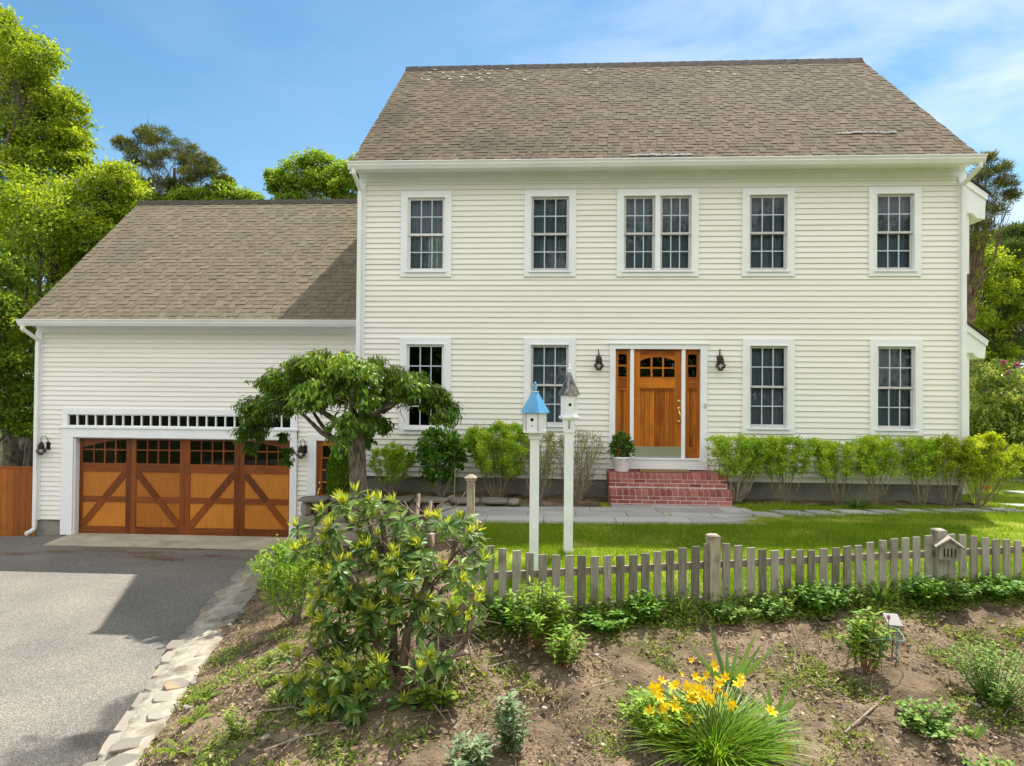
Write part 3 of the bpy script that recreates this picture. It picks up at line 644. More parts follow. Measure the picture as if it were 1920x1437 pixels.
k = MB(); k.box(.915, .955, -.075, -.05, 1.79, 1.87); k.box(.925, .945, -.083, -.075, 1.81, 1.85); k.build('doorbell', 'bellbtn', surround)
# bay roofs and box bays on the right gable
for zt_, zb_, ztip, zlow in ((6.28, 5.55, 5.93, 4.40), (3.50, 2.87, 3.13, .45)):
    b = MB(); b.box(5.5, 6.17, 1.0, 3.4, zlow, zb_+.3)
    bay = b.build('side_bay', 'trim', house)
    r_ = MB(); ye, yb_ = .93, 3.47
    r_.prism([(5.5, zt_-.65), (6.2, zb_), (6.28, zb_-.09), (6.42, zb_-.11), (6.44, ztip-.06), (5.5, zt_+.30)], 'y', ye, yb_)
    r_.prism([(5.5, zt_+.22), (6.45, ztip-.13), (6.47, ztip-.02), (5.5, zt_+.36)], 'y', ye-.03, yb_)
    r_.build('bay_cornice', 'trim', bay)
    r_ = MB(); r_.prism([(5.5, zt_+.365), (6.49, ztip-.015), (6.49, ztip+.015), (5.5, zt_+.40)], 'y', ye-.06, yb_); r_.build('bay_roof', 'ridge', bay)

# ------------------------------------------------------------------ garage wing
YG = 1.35
gar = thing('attached_garage', 'cream garage wing with panelled wooden double door under a row of small transom panes', 'garage', (-9.2, 4, -1.08))
GX0 = -12.84
gop = [(-12.24, -7.14, -1.2, 1.61), (-6.9, -5.6, -1.2, 1.10)]
w = MB(); lap(w, GX0+.08, -5.46, -.748, 3.26, YG, .1016, gop)
w.add([(GX0, YG, -.75), (GX0, 8.6, -.75), (GX0, 8.6, 3.3), (GX0, 5, 6.9), (GX0, YG, 3.3)], [(0, 1, 2, 3, 4)])
w.add([(GX0, 8.6, -.75), (-5.5, 8.6, -.75), (-5.5, 8.6, 3.3), (GX0, 8.6, 3.3)], [(0, 1, 2, 3)])
w.build('wall', 'siding', gar)
fd = MB(); fd.box(GX0+.03, -12.24, YG+.02, 8.5, -1.3, -.748); fd.build('foundation', 'concrete', gar)
for a_, b_ in ((-7.14, -6.9), (-5.6, -5.52)): fd = MB(); fd.box(a_, b_, YG+.02, YG+.3, -1.3, -.748); fd.build('foundation', 'concrete', gar)
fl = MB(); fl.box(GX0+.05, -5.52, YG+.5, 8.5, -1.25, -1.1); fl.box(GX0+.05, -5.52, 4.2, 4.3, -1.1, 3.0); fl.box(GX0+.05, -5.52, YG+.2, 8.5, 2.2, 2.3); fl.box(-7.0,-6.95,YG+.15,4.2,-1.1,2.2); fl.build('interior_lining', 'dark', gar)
t = MB(); t.box(GX0, GX0+.125, YG-.034, YG, -.76, 3.25); t.box(GX0-.03, GX0, YG-.034, YG+.12, -.76, 3.25); t.build('corner_board', 'trim', gar)
t = MB(); t.box(GX0, -5.5, YG-.037, YG, 3.225, 3.40); t.box(GX0, -5.5, YG-.06, YG-.037, 3.33, 3.40); t.box(GX0, -5.5, 1.0, YG, 3.40, 3.425); t.box(GX0-.02, -5.5, .985, 1.0, 3.36, 3.50); t.build('frieze_board', 'trim', gar)
GYE, GZE, GYR, GZR = .95, 3.475, 5.0, 7.03
rf = MB(); rf.prism([(GYE, GZE-.02), (GYR, GZR-.02), (2*GYR-GYE, GZE-.02), (2*GYR-GYE, GZE-.06), (GYR, GZR-.22), (GYE, GZE-.06)], 'x', GX0-.05, -5.5, .4)
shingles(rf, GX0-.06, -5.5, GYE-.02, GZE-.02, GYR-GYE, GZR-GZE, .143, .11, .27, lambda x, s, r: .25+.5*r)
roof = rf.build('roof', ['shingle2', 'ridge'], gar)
rc = MB()
for x in np.arange(GX0-.06, -5.55, .3):
    x1_ = min(x+.305, -5.5)
    rc.hull8([(x, GYR-.15, GZR-.11), (x1_, GYR-.15, GZR-.11), (x1_, GYR+.15, GZR-.11), (x, GYR+.15, GZR-.11)], [(x, GYR-.05, GZR+.03), (x1_, GYR-.05, GZR+.04), (x1_, GYR+.05, GZR+.04), (x, GYR+.05, GZR+.03)])
rc.build('ridge_cap', 'ridge', roof)
rk = MB(); X = GX0-.08
rk.hull8([(X, GYE, GZE-.20), (X+.03, GYE, GZE-.20), (X+.03, GYR, GZR-.20), (X, GYR, GZR-.20)], [(X, GYE, GZE-.035), (X+.03, GYE, GZE-.035), (X+.03, GYR, GZR-.035), (X, GYR, GZR-.035)]); rk.build('rake_board', 'trim', roof)
gm = MB(); gutter(gm, GX0-.10, -5.5, .986, 3.46); gm.build('gutter', 'gutter', gar)
downspout(gar, GX0+.055, YG-.05, 3.34, -.88, GX0-.02, .93, True)
# garage door trim + transom
t = MB(); y0 = YG-.05
t.box(-12.24, -11.985, y0, YG+.03, -1.06, 1.20); t.box(-7.285, -7.14, y0, YG+.03, -1.06, 1.20); t.box(-12.24, -7.14, y0-.003, YG+.03, 1.01, 1.20)
t.box(-12.27, -7.11, y0-.03, YG+.03, 1.20, 1.235)
t.box(-12.24, -7.14, y0-.002, YG+.03, 1.50, 1.62); t.box(-12.24, -12.12, y0, YG+.03, 1.235, 1.50); t.box(-7.28, -7.14, y0, YG+.03, 1.235, 1.50)
t.box(-11.985, -11.955, YG+.0, YG+.2, -1.06, 1.01); t.box(-7.30, -7.285, YG+.0, YG+.2, -1.06, 1.01); t.box(-11.985, -7.285, YG+.031, YG+.2, .985, 1.012)
t.build('garage_door_trim', 'trim', gar)
t = MB(); n = 24; A, B = -12.12, -7.28
for i in range(n+1):
    X = A+(B-A)*i/n; t.box(X-.012, X+.012, YG-.03, YG+.03, 1.235, 1.50)
t.box(A, B, YG-.028, YG+.03, 1.235, 1.262); t.box(A, B, YG-.028, YG+.03, 1.478, 1.50)
tw = t.build('transom_window', 'trim', gar)
p = MB(); p.add([(A, YG+.01, 1.24), (B, YG+.01, 1.24), (B, YG+.01, 1.5), (A, YG+.01, 1.5)], [(0, 1, 2, 3)]); p.build('pane', 'glass', tw)
yd = YG+.13
gd = MB(); XL, XR = -11.955, -7.30; st, ws = .068, .222; cw = ((XR-XL)-2*st-3*ws)/4
cols = []; x = XL
gd.box(XL, XL+st, yd, yd+.05, -1.05, .985); x = XL+st
for i in range(4):
    cols.append((x, x+cw)); x += cw
    if i < 3:
        gd.box(x, x+ws/2-.002, yd, yd+.05, -1.05, .985); gd.box(x+ws/2+.002, x+ws, yd, yd+.05, -1.05, .985); x += ws
gd.box(XR-st, XR, yd, yd+.05, -1.05, .985)
gdo = gd.build('garage_door', 'gframe', gar)
gr = MB()
for ci, (a_, b_) in enumerate(cols):
    for z0_, z1_ in ((.945, .985), (.27, .437), (-.378, -.258), (-1.05, -.897)): gr = MB(); gr.box(a_, b_, yd+.001, yd+.05, z0_, z1_); gr.build('rail', 'gframe_h', gdo)
    for z0_, z1_ in ((-.258, .27), (-.897, -.378)): gp = MB(); gp.box(a_, b_, yd+.018, yd+.04, z0_, z1_); pn = gp.build('panel', 'gpanel', gdo)
    gr = MB()
    p0, p1 = ((a_+.01, -.87), (b_-.02, .25)) if ci % 2 == 0 else ((a_+.02, .25), (b_-.01, -.87))
    # the brace is drawn in two lengths, butting against the middle rail
    P0 = Vector((p0[0], yd+.012, p0[1])); P1 = Vector((p1[0], yd+.012, p1[1])); zr = -.318
    tm = (zr-P0.z)/(P1.z-P0.z)
    gb = MB(); gb.bar(P0, P0.lerp(P1, tm), .13, .026, (0, 1, 0)); gb.bar(P0.lerp(P1, tm), P1, .13, .026, (0, 1, 0)); gb.build('brace', 'gframe', gdo)
    gg = MB(); gg.add([(a_, yd+.028, .437), (b_, yd+.028, .437), (b_, yd+.028, .945), (a_, yd+.028, .945)], [(0, 1, 2, 3)]); gg.build('pane', 'glass', gdo)
    for i in range(1, 4):
        X = a_+(b_-a_)*i/4; gr.box(X-.016, X+.016, yd+.008, yd+.04, .437, .945)
    gr.box(a_, b_, yd+.0085, yd+.0395, .722, .752); gr.box(a_, b_, yd+.003, yd+.03, .437, .449, .95)
    if ci in (0, 3):
        for i in range(12):
            u0_, u1_ = i/12, (i+1)/12; xa, xb = a_+(b_-a_)*u0_, a_+(b_-a_)*u1_
            f = lambda u: .945-.17*((1-u) if ci == 0 else u)**1.8
            gr.hull8([(xa, yd+.002, f(u0_)), (xb, yd+.002, f(u1_)), (xb, yd+.04, f(u1_)), (xa, yd+.04, f(u0_))], [(xa, yd+.002, .946), (xb, yd+.002, .946), (xb, yd+.04, .946), (xa, yd+.04, .946)], .5)
    gr.build('muntin', 'gframe_h', gdo)
s_ = MB(); s_.box(XL, XR, yd+.005, yd+.045, -1.066, -1.05); s_.build('bottom_seal', 'black', gdo)
# side entry door
t = MB(); t.box(-6.91, -6.735, y0, YG+.08, -1.06, 1.13); t.box(-5.74, -5.56, y0, YG+.08, -1.06, 1.13); t.box(-6.735, -5.74, y0+.002, YG+.08, 1.0, 1.13); t.build('side_door_trim', 'trim', gar)
d = MB(); d.box(-6.733, -6.62, YG+.03, YG+.075, -1.03, .998); d.box(-5.86, -5.742, YG+.03, YG+.075, -1.03, .998); sd_ = d.build('side_door', 'door', gar)
d = MB()
d.box(-6.62, -5.86, YG+.031, YG+.075, -.32, -.12)
d.box(-6.62, -5.86, YG+.031, YG+.075, .89, .998)
for i in range(1, 3): d.box(-6.62+.253*i-.014, -6.62+.253*i+.014, YG+.036, YG+.07, -.12, .89)
for i in range(1, 4): d.box(-6.62, -5.86, YG+.0365, YG+.0695, -.12+.2525*i-.013, -.12+.2525*i+.013)
d.build('rail', 'door_h', sd_)
d = MB(); d.box(-6.62, -5.86, YG+.031, YG+.075, -1.03, -.85); d.build('rail', 'door_h', sd_)
d = MB(); d.box(-6.62, -5.86, YG+.056, YG+.07, -.85, -.32); d.build('panel', 'door', sd_)
d = MB(); d.add([(-6.62, YG+.055, -.12), (-5.86, YG+.055, -.12), (-5.86, YG+.055, .89), (-6.62, YG+.055, .89)], [(0, 1, 2, 3)]); d.build('pane', 'glass', sd_)
d = MB(); X = -6.675
d.tube([(X, YG+.03, .11), (X, YG+.01, .11)], [.032, .026], 12); d.tube([(X, YG+.03, -.02), (X, YG-.04, -.06), (X, YG-.04, -.16), (X, YG+.02, -.24)], .013, 8); d.lathe((X, YG+.02, -.02), [(.012, -.03), (.03, 0), (.012, .03)], 10); d.build('handle', 'brass', sd_, smooth=True)

# ------------------------------------------------------------------ wall lanterns
def lantern(x, y, z, side, label):
    """z = middle of the globe; side = arm sideways offset of the wall plate"""
    o = thing('wall_lantern', label, 'wall lantern', (x, y, z), 'onion lanterns beside the doors'); o.scale = (.8, .8, .8)
    yc = y-.17
    b = MB(); px = x+side
    b.box(px-.05, px+.05, y-.035, y-.012, z+.02, z+.22)
    b.tube([(px, y-.03, z+.18), (px, y-.05, z+.30), (px*.6+x*.4, y-.09, z+.375), (x, yc+.01, z+.36), (x-.02, yc, z+.31), (x, yc, z+.29)], .0095, 8)
    b.build('bracket', 'bronze', o, smooth=False)
    b = MB(); b.tube([(x+.022*cos(t_), yc, z+.26+.022*sin(t_)) for t_ in np.linspace(0, 2*pi, 13)], .005, 6, cap=False); b.build('hanging_ring', 'bronze', o, smooth=True)
    b = MB(); b.lathe((x, yc, z), [(.075, .06), (.078, .10), (.074, .155), (.062, .16), (.055, .19), (.03, .225), (.012, .24)], 16); b.build('cap', 'bronze', o)
    b = MB(); b.lathe((x, yc, z), [(.04, -.085), (.085, -.06), (.108, -.015), (.105, .02), (.07, .06)], 18); b.build('glass_globe', 'globe', o, smooth=True)
    b = MB()
    for q in (-.035, .012): b.tube([(x+.118*cos(t_), yc+.118*sin(t_), z+q) for t_ in np.linspace(0, 2*pi, 25)], .004, 5, cap=False)
    for j in range(4):
        th = pi/4+j*pi/2; b.tube([(x+r_*cos(th), yc+r_*sin(th), z+q) for r_, q in ((.055, -.10), (.10, -.07), (.120, -.02), (.112, .03), (.078, .07))], .004, 5)
    b.build('wire_cage', 'bronze', o)
    b = MB(); b.lathe((x, yc, z), [(.05, -.115), (.056, -.10), (.05, -.082)], 14); b.build('base', 'bronze', o)
    b = MB(); b.lathe((x, yc, z), [(.016, -.08), (.02, -.03), (.018, .03), (.01, .05)], 10); b.build('candle_bulb', 'white', o)
lantern(-12.62, YG, .72, .09, 'dark lantern with glass globe left of the garage door')
lantern(-7.02, YG, .72, .06, 'dark lantern with glass globe between garage door and side door')
lantern(-1.0, 0, 2.54, .0, 'dark lantern with glass globe left of the front door')
lantern(1.185, 0, 2.55, .0, 'dark lantern with glass globe right of the front door')

# ------------------------------------------------------------------ brick steps, mat, pot
st = thing('brick_steps', 'two red brick steps with pale mortar below the front door', 'steps', (.18, -.4, .14))
core = MB(); core.box(-.84+.008, 1.20-.008, -.62+.008, -.01, 0, .632); core.box(-.84+.008, 1.20-.008, -.95+.008, -.62, 0, .388); core.build('mortar', 'mortar', st)
bk = MB()
def brick_course(x0, x1, yf, zb_, zt_, wb, off, ydepth):
    x = x0-off
    while x < x1-.01:
        a_, b_ = max(x, x0), min(x+wb, x1)
        if b_-a_ > .02:
            j = random.uniform(-.002, .002); bk.box(a_+.006, b_-.006, yf+j, yf+ydepth, zb_+.006, zt_-.006)
        x += wb
for yf, zt_, yb_ in ((-.62, .64, -.01), (-.95, .395, -.62)):
    brick_course(-.84, 1.20, yf, zt_-.10, zt_, .104, 0, .205)
    if yb_-yf > .4:
        brick_course(-.84, 1.20, yf+.21, zt_-.07, zt_, .205, .1, .10); brick_course(-.84, 1.20, yf+.315, zt_-.07, zt_, .205, .0, .10); brick_course(-.84, 1.20, yf+.42, zt_-.07, zt_, .205, .1, .10); brick_course(-.84, 1.20, yf+.525, zt_-.07, zt_, .205, .0, .09)
    else: brick_course(-.84, 1.2, yf+.21, zt_-.07, zt_, .205, .05, .12)
    z_ = zt_-.10-.066
    k = 0
    while z_ > (.39 if zt_ > .5 else .08):
        brick_course(-.84, 1.20, yf+.004, z_, z_+.066, .212, .1*(k % 2), .09); z_ -= .066; k += 1
# left and right flanks
for X, sgn in ((-.84, 1), (1.20, -1)):
    for (ya, yb_, ztop, zlo) in ((-.62+.1, -.01, .64, .06), (-.95+.1, -.62, .395, .06)):
        z_ = ztop-.066; k = 0
        while z_ > zlo:
            y = ya-.1*(k % 2)
            while y < yb_-.02:
                a_, b_ = max(y, ya), min(y+.212, yb_)
                if b_-a_ > .02: bk.box(min(X, X+sgn*.08)+(.0 if sgn > 0 else 0), max(X, X+sgn*.08), a_+.005, b_-.005, z_+.005, z_+.061)
                y += .212
            z_ -= .066; k += 1
bk.build('brick', 'brick', st)
mt_ = MB(); mt_.box(-.27, .62, -.42, -.06, .641, .663); dm = mt_.build('door_mat', 'mat', base=(.17, -.24, .64)); tag(dm, 'brown coir doormat on the top brick step', 'doormat')
pt = thing('potted_plant', 'leafy green plant in a fluted white pot on the brick step', 'potted plant', (-.60, -.36, .64))
p = MB(); n = 40; V = []; prof = [(.115, 0), (.125, .02), (.165, .22), (.185, .245), (.185, .27), (.165, .27), (.15, .22)]
for r_, z in prof:
    for j in range(n):
        q = r_*(1+.035*cos(j*2*pi*14/n)); V.append((-.60+q*cos(2*pi*j/n), -.36+q*sin(2*pi*j/n), .641+z))
p.add(V, [(i*n+j, i*n+(j+1) % n, (i+1)*n+(j+1) % n, (i+1)*n+j) for i in range(len(prof)-1) for j in range(n)]+[tuple(range(n))[::-1]]); p.build('pot', 'pot', pt, smooth=True)
p = MB(); p.lathe((-.60, -.36, .85), [(.15, 0), (.15, .01)], 20); p.build('soil', 'potsoil', pt)

# ------------------------------------------------------------------ path, stepping stones, stone walls
pth = MB(); pth.prism([(-3.62, -2.64), (.95, -2.40), (1.40, -1.9), (1.36, -1.35), (1.22, -.9), (-2.4, -1.30), (-3.62, -1.42)], 'z', -.15, .118); pth.build('path_bed', 'curbmortar')['kind'] = 'structure'
sb = MB()
def yfront(x): return -2.66+.055*(x+3.62)
def yback(x): return -1.40+.06*(x+3.62)
for row, (v0, v1, lw) in enumerate(((0, .30, .95), (.30, .66, .75), (.66, 1.0, 1.0))):
    x = -3.64-random.uniform(0, .3)*row
    while x < 1.40:
        w_ = lw*random.uniform(.75, 1.25); a_, b_ = max(x, -3.64)+.006, min(x+w_, 1.42)-.006
        if b_-a_ > .08:
            f = lambda X, v: (X, yfront(X)+(yback(X)-yfront(X))*v+.006*(1 if v in (v0,) else -1))
            q = [f(a_, v0), f(b_, v0), f(b_, v1), f(a_, v1)]
            if b_ > 1.3:
                cut = [.95, 1.28, 1.42][row]
                q = [f(a_, v0), f(max(cut-.25, a_+.05), v0), f(max(cut, a_+.06), (v0+v1)/2), f([1.3, 1.40, 1.36][row], v1), f(a_, v1)]
            dz = random.uniform(-.003, .004)
            sb.hull8([(u[0], u[1], .10) for u in q], [(u[0], u[1], .146+dz+random.uniform(-.002, .002)) for u in q], random.random()*.7+(.3 if row == 0 else 0))
        x += w_
for a_, b_ in ((-.84, -.2), (-.2, .55), (.55, 1.24)): sb.hull8([(a_+.005, -1.22, .1), (b_-.005, -1.18, .1), (b_-.005, -.94, .1), (a_+.005, -.94, .1)], [(a_+.005, -1.22, .146), (b_-.005, -1.18, .146), (b_-.005, -.94, .147), (a_+.005, -.94, .147)])
sb.build('path', 'slate')['kind'] = 'structure'
STEP = [(1.50, -1.62), (2.02, -1.48), (2.52, -1.40), (3.07, -1.30), (3.60, -1.24), (4.12, -1.10), (4.66, -1.02), (5.15, -.92), (5.72, -.80), (6.30, -.30), (8.51, 3.40), (8.74, 4.30), (7.3, 1.2)]
WORD = ['first stone beyond the path end', 'second stone from the path end', 'third stone from the path end', 'fourth stone from the path end', 'fifth stone from the path end', 'sixth stone from the path end', 'seventh stone from the path end', 'eighth stone from the path end', 'last stone of the straight run', 'stone where the row turns the house corner', 'nearer stone beside the far pink shrub', 'far stone beside the pink shrub', 'lone stone beyond the golden shrub']
for i, (x, y) in enumerate(STEP):
    s_ = MB(); wx, wy = random.uniform(.19, .225), random.uniform(.15, .2); sk = -.09
    z = h(x, y) if i < 10 else .16
    q = [(x-wx-sk, y-wy), (x+wx-sk, y-wy), (x+wx*.9+sk, y+wy), (x-wx+sk, y+wy)]
    q = [(a_+random.uniform(-.03, .03), b_+random.uniform(-.02, .02)) for a_, b_ in q]
    s_.hull8([(*p_, z-.04) for p_ in q], [(*p_, z+.028) for p_ in q])
    tag(s_.build('stepping_stone', 'slate', base=(x, y, z)), 'flat grey stepping stone in the grass, '+WORD[i], 'stepping stone', 'stepping stones across the lawn')
def stone(mb, cx, cy, cz, sx, sy, sz, rot=0, n=9, jit=.22, flat=False):
    """rounded irregular block"""
    V = []; F = []; rings = [(-1, .85), (-.3, 1), (.5, 1.0), (.88, .97), (1, .90)] if flat else [(-1, .62), (-.6, .95), (.2, 1.0), (.75, .90), (1, .62)]
    ph = [random.uniform(1-jit, 1+jit) for _ in range(n)]
    for zz, sc in rings:
        for j in range(n):
            a_ = 2*pi*j/n; c_, s2 = cos(a_), sin(a_)
            e = (abs(c_)**4+abs(s2)**4)**-.25*.92
            x, y = c_*e*sx*sc*ph[j], s2*e*sy*sc*ph[j]
            V.append((cx+x*cos(rot)-y*sin(rot), cy+x*sin(rot)+y*cos(rot), cz+zz*sz+random.uniform(-.06, .06)*sz))
    for i in range(len(rings)-1):
        for j in range(n): F.append((i*n+j, i*n+(j+1) % n, (i+1)*n+(j+1) % n, (i+1)*n+j))
    F += [tuple(range(n))[::-1], tuple((len(rings)-1)*n+j for j in range(n))]
    mb.add(V, F)
sw = thing('retaining_wall', 'low fieldstone retaining wall with flat capstones behind the weeping cherry', 'stone wall', (-4.2, -1.35, 0))
cap = MB(); x = -6.1
while x < -2.45:
    w_ = random.uniform(.32, .62); b_ = min(x+w_, -2.38)
    stone(cap, (x+b_)/2, -1.28+.03*(x+4), .215+random.uniform(-.008, .008), (b_-x)/2*1.04, .20, .04, .03, 10, .12); x = b_
cap.build('capstone', 'fieldstone', sw)
bl = MB()
for zr in (-.9, -.68, -.45, -.23, -.02):
    x = -6.1
    while x < -3.5 if zr < .0 else x < -2.5:
        w_ = random.uniform(.22, .42); stone(bl, x+w_/2, -1.26+random.uniform(-.02, .02), zr+random.uniform(-.02, .02)+.06, w_/2*1.02, .16, .12, random.uniform(-.1, .1)); x += w_
bl.build('boulder_course', 'fieldstone', sw)
bl = MB(); bl.box(-6.05, -2.45, -1.26, -1.06, -1.2, .19); bl.build('backing', 'curbmortar', sw)
lw = thing('stone_ledge', 'long flat fieldstone ledge at the open end of the path, behind the rhododendron', 'stone ledge', (-4.4, -2.6, 0))
bl = MB(); x = -5.4
while x < -3.0:
    w_ = random.uniform(.4, .7); stone(bl, x+w_/2, -2.55+random.uniform(-.03, .03)-.0*x, .035+.10*min(0, (x+3.7)*.35), w_/2*1.03, .20, .055, random.uniform(-.05, .05), 10, .12); x += w_
bl.build('flat_stone', 'fieldstone', lw)
bl = MB(); x = -5.4
while x < -3.3:
    w_ = random.uniform(.25, .4); stone(bl, x+w_/2, -2.55, -.14+.03*min(0, (x+3.7)), w_/2*1.03, .17, .12, 0); x += w_
bl.build('under_stone', 'fieldstone', lw)
# curb beside the driveway: mortar bed and two broken rows of flat stones
cb = thing('stone_curb', 'pale mortared fieldstone curb between driveway and garden slope', 'stone curb', (-6.2, -4.5, -1.08))
md = MB(); ys = np.linspace(-9.6, .4, 90); V = []
for y in ys:
    l_, r_ = cl(max(y, -8.3)) + (0 if y > -8.3 else .16*(-8.3-y)), cr(max(y, -8.3))+(0 if y > -8.3 else .16*(-8.3-y)); nz_ = random.uniform(-.015, .015)
    V += [(l_+.02, y, -1.25), (l_+.03, y, -.995+nz_*.4), (l_+(r_-l_)*.5, y, -.935+nz_), (r_, y, -.90+nz_), (r_+.08, y, -1.1)]
md.add(V, [(i*5+j, i*5+j+1, (i+1)*5+j+1, (i+1)*5+j) for i in range(len(ys)-1) for j in range(4)]); md.build('mortar_bed', 'curbmortar', cb, smooth=True)
for side, nm in ((0, 'edge_stone'), (1, 'top_stone')):
    ms = MB(); y = -9.5
    while y < .3:
        ln = random.uniform(.22, .46); yy = min(max(y+ln/2, -8.3), .4); ex = .16*(-8.3-(y+ln/2)) if y+ln/2 < -8.3 else 0
        l_, r_ = cl(yy)+ex, cr(yy)+ex; wd = r_-l_
        ang = atan2(cl(yy+.1)-cl(yy-.1), .2)
        if side == 0: stone(ms, l_+.10+random.uniform(-.015, .015), y+ln/2, -1.022, .13*random.uniform(.7, 1.35), ln/2*1.02, .045, -ang, 8, .2, True)
        elif random.random() < .7: stone(ms, r_-.10+random.uniform(-.04, .03), y+ln/2, -.925, .12*random.uniform(.7, 1.4), ln/2*.9, .018, -ang+random.uniform(-.3, .3), 8, .22, True)
        y += ln
    ms.build(nm, 'fieldstone', cb)

# ------------------------------------------------------------------ picket fence
FT = np.array([(-2.6, .60), (-2.431, .568), (-2.013, .48), (-1.492, .445), (-1.066, .438), (-.688, .481), (-.291, .53), (-.107, .53), (.432, .451), (.896, .445), (1.309, .473), (1.67, .531), (2.036, .556), (2.377, .57), (2.533, .556), (2.849, .514), (3.266, .469), (3.7, .46), (4.2, .49), (4.7, .56), (5.2, .54), (5.8, .47), (6.6, .47)])
pf = thing('picket_fence', 'weathered grey picket fence with a wavy top between lawn and flower bed', 'fence', (0, -5.65, -.1))
SL = .214; CS, SN = 1/sqrt(1+SL*SL), SL/sqrt(1+SL*SL)
def fence_box(mb, x, wd, th, z0, z1, yo, tilt=0, rnd=None, top=0):
    y = -5.65+SL*x+yo
    q = [(-wd/2, -th/2), (wd/2, -th/2), (wd/2, th/2), (-wd/2, th/2)]
    B = [(x+a_*CS-b_*SN, y+a_*SN+b_*CS, z0) for a_, b_ in q]; T = [(x+tilt+a_*CS-b_*SN, y+a_*SN+b_*CS, z1+(top*a_/wd)) for a_, b_ in q]
    mb.hull8(B, T, rnd)
posts = [-2.58, -.21, 2.276, 4.75]
for i, px in enumerate(posts):
    p = MB(); fence_box(p, px, .112, .112, h(px, -5.65+SL*px)-.3, .61 if i else .575, -.01); y = -5.65+SL*px-.01
    if i: p.hull8([(px+a_*.056, y+b_*.056, .61) for a_, b_ in ((-1, -1), (1, -1), (1, 1), (-1, 1))], [(px+a_*.04, y+b_*.04, .622) for a_, b_ in ((-1, -1), (1, -1), (1, 1), (-1, 1))])
    p.build('post', 'fence' if i != 1 else 'fence_light', pf)
px_list = []
for i in range(17): px_list.append(-2.425+i*.1262)
px_list += [-2.425+17*.1262+.0]
for i in range(18): px_list.append(-.085+i*.1305)
for i in range(18): px_list.append(2.405+i*.1305)
for x in px_list:
    if any(abs(x-q) < .085 for q in posts[2:]): continue
    p = MB(); zt_ = float(np.interp(x, FT[:, 0], FT[:, 1])); y = -5.65+SL*x
    fence_box(p, x, .079+random.uniform(-.003, .004), .020, h(x, y)-.02, zt_+random.uniform(-.006, .006), -.045, random.uniform(-.008, .008), None, random.uniform(-.008, .008))
    p.build('picket', 'fence', pf)
for z_ in (.315, -.035):
    for a_, b_ in zip(posts[:-1], posts[1:]):
        p = MB(); da = .02*(a_+2)*0
        p.bar((a_+.04, -5.65+SL*(a_+.04)-.012, z_+.018*(a_+.2)), (b_-.04, -5.65+SL*(b_-.04)-.012, z_+.018*(b_+.2)), .07, .036, (0, 1, 0)); p.build('rail', 'rail', pf)
# small house hung on the fence post
bx = thing('butterfly_house', 'small weathered wooden nest box with four slots on the fence post', 'nest box', (2.30, -5.28, .40))
ang = R(-22); rotm = Matrix.Rotation(ang, 4, 'Z'); ctr = Vector((2.31, -5.30, 0))
def rb(mb, pts_b, pts_t, rnd=None): mb.hull8([ctr+rotm @ Vector(p_) for p_ in pts_b], [ctr+rotm @ Vector(p_) for p_ in pts_t], rnd)
b = MB(); fpts = [(-.095, .335), (.095, .335), (.095, .475), (0, .545), (-.095, .475)]
rb(b, [(a_, -.085, c_) for a_, c_ in fpts], [(a_, .075, c_) for a_, c_ in fpts]); b.build('body', 'fence', bx)
b = MB()
for sg in (-1, 1):
    q = [(0, .552), (sg*.128, .455), (sg*.132, .470), (0, .570)]
    if sg < 0: q = q[::-1]
    rb(b, [(a_, -.115, c_) for a_, c_ in q], [(a_, .085, c_) for a_, c_ in q])
b.build('roof', 'fence', bx)
b = MB()
for i in range(4):
    X = -.048+.032*i; rb(b, [(X-.006, -.088, .37), (X+.006, -.088, .37), (X+.006, -.084, .37), (X-.006, -.084, .37)], [(X-.006, -.088, .455), (X+.006, -.088, .455), (X+.006, -.084, .455), (X-.006, -.084, .455)])
b.build('slot', 'black', bx)

# ------------------------------------------------------------------ bird houses on poles
def ring(c, r_, z, n=6, a0=0): return [(c[0]+r_*cos(a0+2*pi*j/n), c[1]+r_*sin(a0+2*pi*j/n), z) for j in range(n)]
bc = (-2.04, -4.80); z0 = h(*bc)
b1 = thing('birdhouse', 'white six-sided birdhouse with sky-blue roof on a square white pole', 'birdhouse', (*bc, z0), 'birdhouses on poles')
p = MB(); p.box(bc[0]-.052, bc[0]+.052, bc[1]-.052, bc[1]+.052, z0-.2, 1.53); p.build('pole', 'white_dirty', b1)
p = MB(); p.box(bc[0]-.066, bc[0]+.066, bc[1]-.066, bc[1]+.066, 1.50, 1.575); p.prism([(a_, b_) for a_, b_, _ in ring(bc, .155, 0, 6, pi/6)], 'z', 1.575, 1.597); p.build('base', 'white', b1)
a0 = pi/6+.28
p = MB(); p.prism([(a_, b_) for a_, b_, _ in ring(bc, .142, 0, 6, a0)], 'z', 1.597, 1.808); body = p.build('body', 'white', b1)
p = MB()
for v in ring(bc, .140, 0, 6, a0): p.box(v[0]-.004, v[0]+.004, v[1]-.004, v[1]+.004, 1.60, 1.806)
p.build('seam', 'seam', body)
p = MB(); p.hull8(ring(bc, .178, 1.803, 6, a0), ring(bc, .034, 2.045, 6, a0)); p.build('roof', 'blue', b1)
p = MB(); p.lathe((*bc, 2.04), [(.042, 0), (.042, .012)], 12); p.build('roof_collar', 'white', b1)
p = MB(); p.lathe((*bc, 2.05), [(.012, 0), (.016, .01), (.026, .03), (.026, .045), (.012, .06), (.010, .07), (.017, .085), (.015, .1), (.002, .11)], 12); p.build('finial', 'blue', b1, smooth=True)
fa = a0-pi+2*pi/6*.5+ (0)
